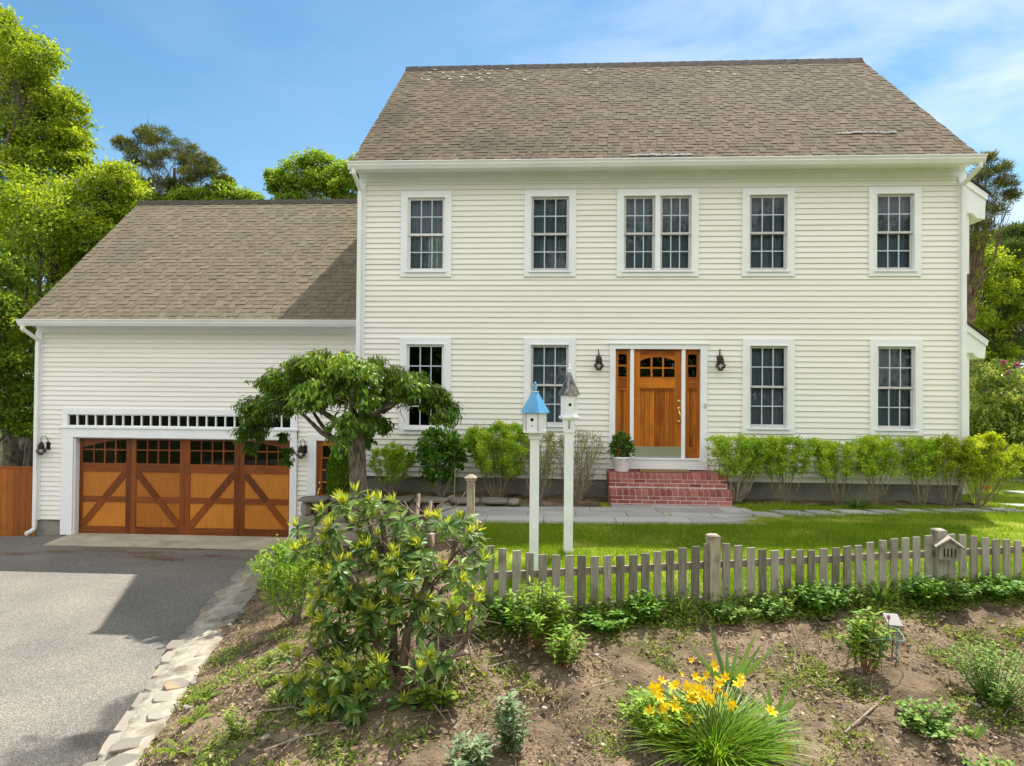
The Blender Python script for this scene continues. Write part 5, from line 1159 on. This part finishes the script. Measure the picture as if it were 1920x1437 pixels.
CL = [(-5.77, 2.12, .22), (-5.47, 2.33, .21), (-5.1, 2.39, .22), (-4.73, 2.42, .17), (-4.36, 2.33, .21), (-3.99, 2.24, .22), (-3.62, 2.15, .21), (-3.33, 1.94, .2), (-3.14, 1.68, .14), (-5.92, 1.76, .2), (-6.05, 1.39, .14), (-6.02, 1.10, .09), (-5.62, 1.83, .22), (-5.32, 2.02, .22), (-4.95, 2.06, .25), (-4.58, 2.06, .25), (-4.28, 1.99, .22), (-3.84, 2.01, .2), (-4.5, 1.62, .22), (-4.57, 1.35, .15), (-4.28, 1.55, .13), (-5.61, 1.28, .07), (-5.55, 1.06, .08), (-5.57, .92, .05), (-3.38, 1.6, .08), (-5.02, 1.80, .11), (-4.73, 2.56, .06), (-4.95, 2.5, .17), (-4.55, 2.5, .15), (-5.2, 2.46, .13), (-4.25, 2.42, .14), (-3.54, 1.79, .1), (-5.95, 1.55, .16), (-3.2, 1.8, .13)]
lf = MB(); tw = MB()
for (x, z, r_) in CL:
    big = r_ > .12
    for rep in range(3 if big else 1):
        dy = (rng.uniform(-1, 1)*.75*sqrt(max(0, 1-((x+4.6)/1.6)**2)) if big else 0)
        dz = -.16*abs(dy) if big else 0
        c = np.array([x+rng.uniform(-.05, .05), -3.5+dy, z+dz])
        ns = int(34*r_/.2)+6
        a_ = c+unit(ns)*rng.random((ns, 1))**.4*r_*np.array([.95, 1.1, .85])
        dirs = nrm((a_-np.array([-4.55, -3.5, z]))*np.array([1, 1, .2])+unit(ns)*.5+np.array([0, 0, -.5]))
        e = a_+dirs*rng.uniform(.08, .21, ns)[:, None]*(1 if big else .7)
        twigs(tw, a_, e, .004, .002)
        m_ = 8; f = np.tile(np.linspace(.1, 1, m_), ns)[:, None]; A = np.repeat(a_, m_, 0)*(1-f)+np.repeat(e, m_, 0)*f
        n = len(A); D = nrm(np.repeat(dirs, m_, 0)*.5+unit(n)*.65+np.array([0, 0, -.55])); Nn = nrm(A-np.array([-4.55, -3.5, z-.6]))+unit(n)*.45+np.array([0, 0, .3])
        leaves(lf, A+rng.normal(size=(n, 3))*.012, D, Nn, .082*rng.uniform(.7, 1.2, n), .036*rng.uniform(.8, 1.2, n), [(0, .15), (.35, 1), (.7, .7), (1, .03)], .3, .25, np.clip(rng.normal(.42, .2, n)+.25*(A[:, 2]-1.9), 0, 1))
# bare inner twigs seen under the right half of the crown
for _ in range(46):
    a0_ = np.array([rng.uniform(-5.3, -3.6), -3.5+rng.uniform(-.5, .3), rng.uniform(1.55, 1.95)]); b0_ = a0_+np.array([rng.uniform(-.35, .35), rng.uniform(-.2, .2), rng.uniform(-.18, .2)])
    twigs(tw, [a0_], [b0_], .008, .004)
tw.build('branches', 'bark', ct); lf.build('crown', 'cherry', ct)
ct.location = (-4.86, -2.1, -.42); ct.scale = (1.03, 1.03, 1.03)   # set back into the shade of the house

# ---- cut-back rhododendron in the foreground
RB = np.array([-3.15, -7.05, -.42])
ro = thing('rhododendron', 'hard-pruned rhododendron with thick cut stubs and yellow new shoots in the foreground', 'shrub', tuple(RB))
wd = MB()
LM = [[(-3.1, -7.1, -.5), (-3.3, -7.1, .0), (-3.45, -7.05, .35), (-3.62, -7.05, .62), (-3.7, -7, .86)],
      [(-3.1, -7.05, -.5), (-3.05, -7.0, .0), (-2.93, -6.95, .3), (-2.85, -6.95, .55), (-2.86, -6.95, .82)],
      [(-3.05, -7.05, -.5), (-2.9, -7.1, -.15), (-2.7, -7.1, .05), (-2.55, -7.1, .28), (-2.42, -7.1, .42)],
      [(-3.15, -7.0, -.5), (-3.2, -6.9, .1), (-3.25, -6.85, .55), (-3.3, -6.85, .85), (-3.36, -6.85, 1.08)],
      [(-3.2, -6.95, .5), (-3.2, -6.85, .8), (-3.17, -6.8, 1.0)], [(-3.3, -6.85, .6), (-3.42, -6.85, .86), (-3.45, -6.85, .98)],
      [(-2.9, -6.95, .3), (-2.7, -6.9, .6), (-2.62, -6.85, .9)], [(-2.7, -6.9, .6), (-2.52, -6.9, .75), (-2.45, -6.9, .92)],
      [(-3.0, -7, .0), (-3.05, -6.8, .5), (-3.02, -6.7, 1.12)], [(-3.05, -6.8, .5), (-2.95, -6.7, .8), (-2.92, -6.65, 1.05)],
      [(-2.85, -7.1, -.3), (-2.6, -7.15, -.1), (-2.45, -7.15, .2)], [(-3.2, -7.1, -.4), (-3.45, -7.2, -.3), (-3.7, -7.3, -.15), (-3.8, -7.3, .02)],
      [(-3.1, -7.2, -.45), (-3.0, -7.35, -.3), (-2.75, -7.4, -.1), (-2.5, -7.4, .0)]]
for i, q in enumerate(LM):
    r0_ = .042 if i < 4 else .026
    wd.tube(q, np.linspace(r0_, r0_*.62, len(q)), 9)
    e = np.array(q[-1]); d = nrm(e-np.array(q[-2])); ce = MB(); ce.tube([e, e+d*.006], [r0_*.60, r0_*.58], 9); ce.build('cut_end', 'cut', ro)
for _ in range(130):
    q = LM[rng.integers(0, len(LM))]; k = rng.integers(0, len(q)-1); a_ = np.array(q[k])*.5+np.array(q[k+1])*.5
    e = a_+np.array([rng.uniform(-.35, .35), rng.uniform(-.35, .2), rng.uniform(-.25, .22)]); m_ = (a_+e)/2+rng.normal(size=3)*.05
    wd.tube([a_, m_, e], [.008, .006, .004], 5)
wd.build('branches', 'rhodowood', ro, smooth=True)
TIPS = np.array([(-3.4, 1.21), (-3.26, 1.12), (-3.58, 1.1), (-3.81, 1.0), (-3.63, .94), (-4.0, .88), (-3.03, 1.02), (-2.94, .91), (-2.76, 1.0), (-2.62, .96), (-2.75, .84), (-2.53, .89), (-2.48, .76), (-2.57, .64), (-2.41, .62), (-3.92, .73), (-3.72, .69), (-3.53, .65), (-3.35, .74), (-3.17, .79), (-3.07, .66), (-2.89, .7), (-2.75, .57), (-3.39, .56), (-3.58, .51), (-3.76, .48), (-3.25, .47), (-3.62, .28), (-3.48, .38), (-3.34, .24), (-3.52, .15), (-3.66, .1), (-2.98, .5), (-2.93, .3), (-2.71, .44), (-2.66, .26), (-2.84, .17), (-2.79, .03), (-3.43, -.03), (-3.61, -.08), (-3.75, -.17), (-3.57, -.26), (-3.84, -.31), (-3.7, -.44), (-3.52, -.44), (-3.25, -.2), (-3.2, -.34), (-3.38, -.5), (-3.79, -.5), (-3.61, -.55), (-3.51, -.6), (-3.42, -.58), (-3.85, 0), (-2.66, -.01), (-2.52, .13), (-2.43, .36), (-3.28, 1.01), (-3.14, .56), (-3.68, .82), (-3.5, .9), (-3.3, .62), (-3.0, .8), (-2.85, .6), (-3.45, .2), (-3.2, .1), (-3.1, .32), (-2.6, .5)])
fill = []
while len(fill) < 60:
    x, z = rng.uniform(-3.95, -2.45), rng.uniform(-.55, .95)
    if ((x+3.2)/(.72 if z > .3 else .62 if z > 0 else .5))**2 < 1 and (z < .85-abs(x+3.2)*.3): fill.append((x, z))
for _ in range(38): fill.append((rng.uniform(-3.95, -3.35), rng.uniform(-.55, .45)))
TIPS = np.concatenate([TIPS, fill, TIPS[rng.permutation(len(TIPS))[:30]]+rng.normal(size=(30, 2))*.07])
rest_o, rest_n = MB(), MB()
for it_, (x, z) in enumerate(TIPS):
    ol, nl_ = (MB(), MB()) if it_ < 98 else (rest_o, rest_n)
    low = z < 0; y = -7.0+rng.uniform(-.32, .28)-(.35 if low else 0)
    t_ = np.array([x+rng.uniform(-.03, .03), y, max(z, h(x, y)+.06)]); ax = nrm(np.array([(x+3.15)*.8+rng.normal()*.35, rng.uniform(-.9, .35), rng.uniform(.35, 1.0)])); wsz = rng.uniform(.65, 1.2)
    n = int(rng.integers(10, 19)); th = np.arange(n)*2.4+rng.random(); s1 = nrm(np.cross(ax, [0, 0, 1.])+1e-6); s2 = np.cross(ax, s1)
    D = nrm(np.cos(th)[:, None]*s1+np.sin(th)[:, None]*s2+ax*rng.uniform(-.35, .45, (n, 1))); Nn = np.tile(ax, (n, 1))+unit(n)*.15
    leaves(ol, np.tile(t_, (n, 1))-ax*rng.uniform(.0, .09, (n, 1))+D*.012, D, Nn, wsz*rng.uniform(.075, .15, n), .046*wsz*rng.uniform(.75, 1.15, n), OV, .22, rng.uniform(-.1, .75, (n, 1)), rng.random(n))
    if it_ < 98: ol.build('leaf_whorl', 'rhodo', ro)
    if rng.random() < .92:
        n = int(rng.integers(8, 34)); D = nrm(ax*1.0+unit(n)*.8+np.array([0, 0, .35])); leaves(nl_, np.tile(t_, (n, 1)), D, unit(n), rng.uniform(.06, .12, n), .0165, LANCE, .35, .05, rng.random(n))
        if it_ < 98: nl_.build('new_shoot', 'rhodonew', ro)
rest_o.build('leaf_whorls', 'rhodo', ro)['kind'] = 'stuff'; rest_n.build('new_shoots', 'rhodonew', ro)['kind'] = 'stuff'

# ---- other garden plants
shrub('azalea_shrub', 'glossy bright green shrub between the curb and the pruned rhododendron', 'shrub', (-4.75, -5.0, h(-4.75, -5.0)), .48, .45, .95, 22, 2600, 'azalea', 'stem_grey', .052, .024, .12, 7, None, .7, .6, .008, (0, 0), OV, .05)
def herb(name, label, cat, base, ns, ht, spread, per, L, Wd, mat, stem='greenstem', group=None, prof=LANCE, droop=.3, lo=.15, top_bias=1.0, flower=None, flat=.8, rs=.005):
    o = thing(name, label, cat, base, group); B = np.array(base)
    th = rng.random(ns)*2*pi; u = np.sqrt(rng.random(ns)); T = B+np.stack([spread*u*np.cos(th), spread*u*np.sin(th), ht*(1-.35*u**2)*rng.uniform(.75, 1.05, ns)], 1)
    b0 = B+np.stack([spread*.2*u*np.cos(th), spread*.2*u*np.sin(th), np.full(ns, -.02)], 1); md_ = (b0+T)/2+rng.normal(size=(ns, 3))*.02
    mb = MB(); twigs(mb, b0, md_, rs, rs*.8); twigs(mb, md_, T, rs*.8, rs*.4); mb.build('stems', stem, o)
    n = ns*per; f = (lo+(1-lo)*np.tile(np.linspace(0, 1, per), ns)**(1/top_bias)); si = np.repeat(np.arange(ns), per)
    f = f[:, None]; P = np.where(f < .5, b0[si]*(1-2*f)+md_[si]*2*f, md_[si]*(2-2*f)+T[si]*(2*f-1))
    az_ = np.tile(np.arange(per)*2.4, ns)+np.repeat(rng.random(ns)*6, per)
    D = np.stack([np.cos(az_), np.sin(az_), np.full(n, .45)], 1)+unit(n)*.35; Nn = np.array([0, 0, flat])+unit(n)*.4+np.stack([-np.cos(az_), -np.sin(az_), np.zeros(n)], 1)*.3
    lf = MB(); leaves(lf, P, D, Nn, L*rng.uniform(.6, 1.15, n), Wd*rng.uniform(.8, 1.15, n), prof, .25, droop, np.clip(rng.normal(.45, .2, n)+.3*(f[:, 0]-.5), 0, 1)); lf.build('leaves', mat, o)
    return o, T
def at(x, y): return (x, y, h(x, y))
herb('peony', 'bushy peony in front of the picket fence, below the blue-roofed birdhouse', 'plant', at(-1.98, -6.55), 26, .58, .30, 24, .095, .026, 'peony', 'redstem', lo=.3, top_bias=1.3)
herb('peony', 'lower peony clump beside the larger one below the birdhouses', 'plant', at(-1.72, -6.85), 14, .36, .20, 22, .085, .026, 'peony', 'redstem', lo=.25)
pe, T = herb('peony', 'peony with small pink buds beside the slate plate', 'plant', at(.86, -6.7), 18, .52, .21, 24, .095, .03, 'peony', 'redstem', lo=.3, top_bias=1.3)
for i in range(4):
    sm_ = MB(); bdm = MB(); e = T[i]+np.array([0, 0, .11]); twigs(sm_, [T[i]], [e], .004, .003); sm_.build('bud_stalk', 'redstem', pe); bdm.lathe(tuple(e), [(.004, -.012), (.015, 0), (.013, .014), (.003, .022)], 8); bdm.build('bud', 'pink', pe, smooth=True)
herb('aster_clump', 'large dark green leafy clump at the right edge of the bed', 'plant', at(1.72, -7.0), 46, .48, .36, 30, .055, .016, 'aster', lo=.1)
herb('low_shrub', 'sprawling low clump right of the daylilies, nearer the camera', 'plant', at(1.02, -7.42), 30, .20, .30, 16, .055, .03, 'aster', prof=OV, lo=.1)
herb('low_shrub', 'trailing leafy clump at the bottom right, below the sprawling one', 'plant', at(1.22, -7.85), 16, .12, .22, 14, .05, .028, 'aster', prof=OV, lo=.1)
herb('grey_leaved_plant', 'taller grey-green upright plant at the bottom centre', 'plant', at(-2.12, -7.88), 9, .46, .12, 26, .095, .03, 'greyleaf', lo=.1, droop=.35)
herb('grey_leaved_plant', 'low grey-green plant at the very bottom left of the taller one', 'plant', at(-2.38, -8.12), 13, .26, .18, 20, .085, .028, 'greyleaf', lo=.1, droop=.3)
herb('oak_seedling', 'pale yellow-green seedling at the foot of the pruned rhododendron', 'seedling', at(-2.72, -7.5), 9, .20, .22, 12, .085, .045, 'fern', prof=OV, lo=.3)
for i, (x, y, hh, lab) in enumerate(((-5.0, -6.6, .16, 'small fern clump by the curb below the pruned rhododendron'), (-4.85, -7.05, .17, 'small fern clump midway along the curb near the bottom'), (-4.72, -7.55, .20, 'larger fern clump leaning over the curb at the bottom left'), (-4.62, -8.0, .17, 'fern clump at the bottom edge beside the curb'))):
    o = thing('fern', lab, 'fern', at(x, y), 'ferns along the curb'); lf = MB(); st_ = MB()
    for k in range(11):
        th = rng.random()*2*pi; Ln = hh*rng.uniform(1.0, 1.6); d = np.array([cos(th)*.8, sin(th)*.8, .75]); b0_ = np.array(at(x, y)); mm = 14
        s_ = np.linspace(.15, 1, mm); C = b0_+d*(s_*Ln)[:, None]-np.array([0, 0, 1])*(s_**2*Ln*.5)[:, None]; sd2 = np.array([-sin(th), cos(th), 0])
        for sg in (-1, 1): leaves(lf, C, np.tile(sd2*sg, (mm, 1))+d*.5, np.tile([0, 0, 1.], (mm, 1))+unit(mm)*.2, .055*(1.05-s_), .016, None, .1, .2, rng.random(mm))
        twigs(st_, np.concatenate([[b0_], C[:-1]]), C, .002, .0015)
    lf.build('fronds', 'fern', o); st_.build('stalks', 'greenstem', o)
for i, (x, y, hh, sp, lab) in enumerate(((-4.25, -7.55, .26, .16, 'leafy bright green weed at the bottom left of the bed'), (-4.55, -6.2, .12, .18, 'low patch of weeds between curb and rhododendron, farther up'), (-4.35, -6.7, .14, .14, 'small weed clump left of the rhododendron foot'), (-4.1, -7.1, .12, .14, 'pale small weed just left of the rhododendron foot'), (-4.35, -8.0, .14, .16, 'weed clump at the bottom edge near the ferns'))):
    herb('weed_clump', lab, 'weeds', at(x, y), 12, hh, sp, 14, .042, .024, 'weed', prof=OV, lo=.1, group='weed clumps on the left slope')
# plants at the foot of the picket fence
FB = [(-2.3, 'broad weeds at the left end of the picket fence', 'hydr', .045, .03), (-1.35, 'weeds at the fence foot right of the big peony', 'hydr', .05, .03), (-.95, 'dark weeds at the fence foot below the birdhouse poles', 'hydr', .045, .026), (-.1, 'weeds around the foot of the left fence post', 'aster', .04, .014), (.32, 'leafy weeds right of the left fence post', 'aster', .04, .02), (.75, 'weeds in the middle of the right fence panel', 'hydr', .05, .022), (1.15, 'weeds left of the tall grass tuft by the nest box', 'aster', .045, .02), (1.95, 'bushy weeds left of the nest box post', 'hydr', .05, .03), (2.35, 'weeds under the nest box', 'aster', .05, .025), (2.72, 'broad-leaved weed right of the nest box', 'hydr', .06, .04), (3.15, 'weeds at the far right of the fence', 'aster', .05, .025)]
for x, lab, m_, L_, W_ in FB:
    y = -5.65+SL*x-.17; herb('fence_weed', lab, 'weeds', at(x+rng.uniform(-.08, .08), y-rng.uniform(-.03, .1)), int(rng.integers(22, 44)), rng.uniform(.16, .36), rng.uniform(.2, .34), 18, L_*1.3, W_*1.25, m_, prof=OV if W_ > .018 else LANCE, lo=.05, group='weeds along the picket fence')
GRS = [(-.55, 'tuft of long grass at the fence left of the left post', 60, .36), (.55, 'tuft of long grass at the fence right of the left post', 70, .4), (1.55, 'tall pale grass tuft left of the nest box', 90, .5), (2.5, 'grass tuft between the pickets below the nest box', 50, .42), (-.2, 'short grass tuft in front of the left fence post', 50, .28), (1.0, 'short grass tuft in the middle of the right panel', 50, .3)]
for x, lab, n_, L_ in GRS:
    y = -5.65+SL*x-.14; blades('grass_tuft', lab, 'grass tuft', at(x, y), n_, L_, .009, 'tallgrass', .35, .55, 1.2, 'grass tufts along the picket fence')
# daylilies, irises
dl = blades('daylily_clump', 'large clump of daylilies with yellow flowers in the bed', 'daylilies', at(-.66, -7.75), 950, .37, .0115, 'daylily', .28, .85, 1.1, None, 'leaves', .30)
def trumpet(parent, c, ax, s=.055, nm='flower'):
    f = MB(); n = 6; ax = nrm(np.array(ax)); s1 = nrm(np.cross(ax, [.3, .2, 1.])); s2 = np.cross(ax, s1); th = np.arange(n)*pi/3
    rd = np.cos(th)[:, None]*s1+np.sin(th)[:, None]*s2; D = ax*.75+rd*.72
    leaves(f, np.tile(c, (n, 1)), D, ax-rd*.6, s*1.25, s*.52, [(0, .25), (.35, .8), (.65, 1), (.88, .6), (1, .05)], .15, .32, rng.random(n)); f.build(nm, 'petal', parent)
stl = MB(); cl_ = np.array(at(-.62, -7.72))
FP = [(-1.03, -0.07), (-0.94, -0.1), (-1.08, -0.11), (-1.04, -0.19), (-1.12, -0.24), (-0.99, -0.25), (-0.82, -0.16), (-0.79, -0.12), (-0.77, -0.1), (-0.72, -0.11), (-0.65, -0.07), (-0.71, 0.02), (-0.66, 0.05), (-0.56, -0.16), (-1.05, -0.34), (-1.0, -0.35), (-0.85, -0.29), (-0.5, -0.04), (-0.46, -0.05), (-1.07, -0.13), (-0.81, -0.18), (-0.29, -0.21), (-0.19, -0.44)]
FP += [(x+rng.uniform(-.12, .12), z+rng.uniform(-.05, .09)) for x, z in FP[:13]]
for (x, dz) in FP:
    c = np.array([x, -7.75+rng.uniform(-.1, .1), max(dz, h(x, -7.75)+.06)]); b0_ = cl_+np.array([rng.uniform(-.1, .1), rng.uniform(-.1, .1), 0])
    m_ = (b0_+c)/2+np.array([0, 0, .1]); twigs(stl, [b0_, m_], [m_, c], .004, .003)
    trumpet(dl, c, (rng.uniform(-.6, .6), rng.uniform(-.9, -.1), rng.uniform(.1, .9)), rng.uniform(.034, .047))
    if rng.random() < .6:
        e = c+rng.normal(size=3)*.03+np.array([0, 0, .03]); trumpet(dl, e, (rng.normal(), rng.normal()-.4, 1.2), .022, 'bud')
stl.build('flower_stalks', 'greenstem', dl)
herb('low_shrub', 'light green leafy plant left of the daylily leaves', 'plant', at(-1.02, -7.66), 44, .36, .30, 20, .07, .028, 'azalea', lo=.05)
def fan(label, x, y, n, L, Wd):
    o = thing('iris_fan', label, 'iris', at(x, y), 'iris fans in the flower bed'); mb = MB(); b0_ = np.array(at(x, y))
    aa = np.linspace(-.75, .75, n)+rng.normal(size=n)*.1; D = np.stack([np.sin(aa), rng.normal(size=n)*.18-.12, np.cos(aa)], 1)
    leaves(mb, np.tile(b0_, (n, 1))+np.stack([aa*.04, np.zeros(n), np.zeros(n)], 1), D, np.tile([0, -1., .4], (n, 1)), L*rng.uniform(.6, 1.1, n), Wd, BLADE, .2, .12*np.sign(rng.normal(size=(n, 1))), rng.random(n)); mb.build('leaves', 'iris', o); return o
fan('tall iris fan standing behind the daylily flowers', -.38, -7.0, 9, .50, .036)
fan('iris fan right of the daylily clump with a yellow flower at its foot', -.12, -7.35, 6, .32, .034)
i3 = fan('small isolated iris fan in bare soil at the lower right', 1.30, -7.45, 6, .18, .028)
f = MB(); n = 8; leaves(f, np.tile(np.array([5.45, -.75, .5]), (n, 1)), unit(n), unit(n), .06, .035); f.tube([(5.45, -.75, h(5.45, -.75)), (5.45, -.75, .5)], .004, 5); tag(f.build('red_flower', 'redflower', base=(5.45, -.75, h(5.45, -.75))), 'small red flower among the golden shrub stems at the house corner', 'flower')

# ---- grass, ground cover, litter
def grass():
    mb = MB()
    def put(n, x0, x1, y0, y1, L=.05):
        x = rng.uniform(x0, x1, n); y = rng.uniform(y0, y1, n)
        k = ~is_bed(x, y) & (x > LX-.1) & ~((y > yfront(x)-.0) & (y < yback(x)+.05) & (x < 1.36)) & ~((x > -.86) & (x < 1.25) & (y > -1.25)) & ((y < -1.0) | (x > 1.3) | (x < -1))
        for (sx, sy) in STEP[:10]: k &= ~((np.abs(x-sx) < .25) & (np.abs(y-sy) < .17))
        for (cx, cy, rx, ry) in ((4.5, -1.95, .75, .22), (3.15, -1.75, .55, .12), (1.7, -1.85, .35, .10), (6.3, -1.7, .8, .3), (-1.5, -3.6, .35, .25), (-2.3, -4.2, .3, .25)):
            k &= ~((((x-cx)/rx)**2+((y-cy)/ry)**2 < rng.random(n)*1.3))
        x, y = x[k], y[k]; m_ = len(x); z = H(x, y)
        th = rng.random(m_)*2*pi; ln = L*rng.uniform(.5, 1.5, m_); w_ = rng.uniform(.005, .009, m_)
        pat = np.sin(x*1.9+np.sin(y*2.3)*1.4)*np.cos(y*1.7+x*.6)+.5*np.sin(x*5.1+y*3.7)
        ln = ln*(1+.25*pat)
        lx, ly = rng.normal(size=m_)*.5*ln, rng.normal(size=m_)*.5*ln
        V = np.stack([np.stack([x-np.cos(th)*w_/2, y-np.sin(th)*w_/2, z-.005], 1), np.stack([x+np.cos(th)*w_/2, y+np.sin(th)*w_/2, z-.005], 1), np.stack([x+lx, y+ly, z+ln], 1)], 1).reshape(-1, 3)
        r_ = np.clip(.45+.13*pat+rng.normal(size=m_)*.2, 0, 1); i = np.arange(m_)[:, None]*3
        mb.add(V, i+[0, 1, 2], np.repeat(r_, 3))
    put(150000, -3.0, 4.2, -6.3, -2.2); put(40000, 3.0, 8.5, -5.3, -.6); put(26000, 1.2, 9, -1.9, -.3, .06); put(24000, 5.5, 10, -.6, 4.5, .06); put(6000, -3, -1, -1.3, -.9, .06)
    put(9000, -2.7, 3.6, -6.3, -4.7, .09)
    o = mb.build('grass', 'grass'); o['kind'] = 'stuff'
grass()
def scatter_xy(n, x0, x1, y0, y1, patch=0):
    x = rng.uniform(x0, x1, n); y = rng.uniform(y0, y1, n); k = is_bed(x, y) & (x > cr(np.clip(y, -8.3, .4))+.02) & (y < -1.4)
    if patch: k &= (np.sin(x*3.1+np.sin(y*2.7)*1.6)*np.cos(y*3.6-x*1.3)+.4*np.sin(x*9+y*7)+rng.normal(size=n)*.25 > patch)
    return x[k], y[k]
def litter():
    mb = MB(); x, y = scatter_xy(95000, -6.5, 4.2, -9.2, -2.6); n = len(x); P = np.stack([x, y, H(x, y)+rng.uniform(.0, .02, n)], 1)
    D = unit(n)*np.array([1, 1, .3]); leaves(mb, P, D, unit(n)*.5+np.array([0, 0, 1.]), rng.uniform(.012, .045, n), rng.uniform(.005, .014, n), None, .1, 0, rng.random(n)**1.4)
    x, y = scatter_xy(2600, -6.2, 4, -9, -4.5); n = len(x); P = np.stack([x, y, H(x, y)+.02], 1)
    leaves(mb, P, unit(n)*np.array([1, 1, .4]), unit(n)*.6+np.array([0, 0, 1.]), rng.uniform(.04, .08, n), rng.uniform(.025, .045, n), None, .3, .1, rng.uniform(.5, 1, n))
    mb.build('leaf_litter', 'litter')['kind'] = 'stuff'
    tw = MB(); x, y = scatter_xy(700, -6, 4, -9, -5); n = len(x); A = np.stack([x, y, H(x, y)+.012], 1); th = rng.random(n)*2*pi; ln = rng.uniform(.06, .3, n)
    B = A+np.stack([np.cos(th)*ln, np.sin(th)*ln, np.zeros(n)], 1); B[:, 2] = H(B[:, 0], B[:, 1])+rng.uniform(.01, .04, n); twigs(tw, A, B, rng.uniform(.002, .006, n), .002)
    tw.build('twig_litter', 'twig')['kind'] = 'stuff'
    pb_ = MB(); x, y = scatter_xy(420, -6, 4, -9, -5)
    for a_, b_ in zip(x, y):
        s_ = random.uniform(.006, .02)*(2 if random.random() < .06 else 1); stone(pb_, a_, b_, h(a_, b_)+s_*.3, s_*1.3, s_, s_*.7, random.random()*3, 7)
    pb_.build('pebbles', 'pebble')['kind'] = 'stuff'
    wd_ = MB(); x, y = scatter_xy(90000, -6.4, 4.2, -9.2, -5.2, .42); n = len(x); P = np.stack([x, y, H(x, y)+.004], 1); th = rng.random(n)*2*pi
    leaves(wd_, P, np.stack([np.cos(th), np.sin(th), rng.uniform(.2, 1.2, n)], 1), unit(n)*.4+np.array([0, 0, 1.]), rng.uniform(.022, .062, n), rng.uniform(.010, .024, n), None, .2, .1, rng.random(n))
    x, y = scatter_xy(16000, -6.4, 4.2, -9.2, -2.4, .05); n = len(x); P = np.stack([x, y, H(x, y)+.004], 1); th = rng.random(n)*2*pi
    leaves(wd_, P, np.stack([np.cos(th), np.sin(th), rng.uniform(.2, 1.2, n)], 1), unit(n)*.4+np.array([0, 0, 1.]), rng.uniform(.02, .05, n), rng.uniform(.004, .014, n), None, .2, .1, rng.random(n))
    n = 15000; x = rng.uniform(-2.5, 4.2, n); q = rng.random(n)**1.5; y = fy(x)-.03-q*.34; k = np.sin(x*4.1)*.35+np.sin(x*9.7+1)*.3+rng.random(n)*1.5 > .35; x, y, q = x[k], y[k], q[k]; n = len(x)
    P = np.stack([x, y, H(x, y)+rng.random(n)**1.6*.20*(1-q*.8)], 1); leaves(wd_, P, unit(n)*np.array([1, 1, .4])+np.array([0, -.3, .5]), unit(n)*.5+np.array([0, -.4, .9]), rng.uniform(.03, .075, n), rng.uniform(.010, .026, n), None, .2, .15, rng.random(n)*.8)
    wd_.build('small_weeds', 'weed')['kind'] = 'stuff'
    nd = MB()
    for (cx, cy, rx, ry, n) in ((-11.2, -.1, .35, .12, 260), (-11.9, -.35, .3, .12, 240), (-9.6, -.05, .5, .14, 420), (-9.3, -.35, .5, .12, 380), (-8.9, -.5, .35, .08, 240), (-10.4, .1, .4, .1, 160), (-9, .34, 2.2, .03, 900), (-8.2, -.15, .3, .1, 200), (-7.6, -.3, .3, .12, 120), (-12.8, -.4, .4, .2, 240), (-10, -.2, 2.2, .5, 420), (-9.8, .9, 1.5, .1, 60)):
        x = cx+rng.normal(size=n)*rx*.6; y = np.minimum(cy+rng.normal(size=n)*ry*.6, 1.2); th = rng.normal(size=n)*.7; zz = np.where(y > .4, -1.052, -1.075)
        P = np.stack([x, y, zz+rng.uniform(0, .006, n)], 1); leaves(nd, P, np.stack([np.cos(th), np.sin(th), np.zeros(n)], 1), np.tile([0, 0, 1.], (n, 1)), rng.uniform(.04, .09, n), .006, None, 0, 0, rng.random(n))
    nd.build('pine_needle_litter', 'needles')['kind'] = 'stuff'
litter()
STK = [((-2.45, -7.0), (-2.15, -6.8), 'short pale stick lying left of the big peony'), ((-4.15, -7.25), (-3.75, -7.45), 'grey stick lying left of the rhododendron foot'), ((-3.95, -7.95), (-3.45, -7.8), 'long dry stick at the bottom left of the bed'), ((.35, -7.5), (.95, -6.95), 'long curved dry stick in the bare soil right of the daylilies'), ((-4.05, -7.5), (-4.0, -7.35), 'stub of broken stick beside the grey stick')]
for (a_, b_, lab) in STK:
    s_ = MB(); m_ = ((a_[0]+b_[0])/2+.03, (a_[1]+b_[1])/2+.02); s_.tube([(*a_, h(*a_)+.015), (*m_, h(*m_)+.02), (*b_, h(*b_)+.012)], [.009, .008, .005], 7)
    s_.tube([(*m_, h(*m_)+.02), (m_[0]+.06, m_[1]+.06, h(*m_)+.03)], [.005, .003], 5)
    tag(s_.build('dry_stick', 'twig', base=(*a_, h(*a_))), lab, 'stick', 'dry sticks on the soil')
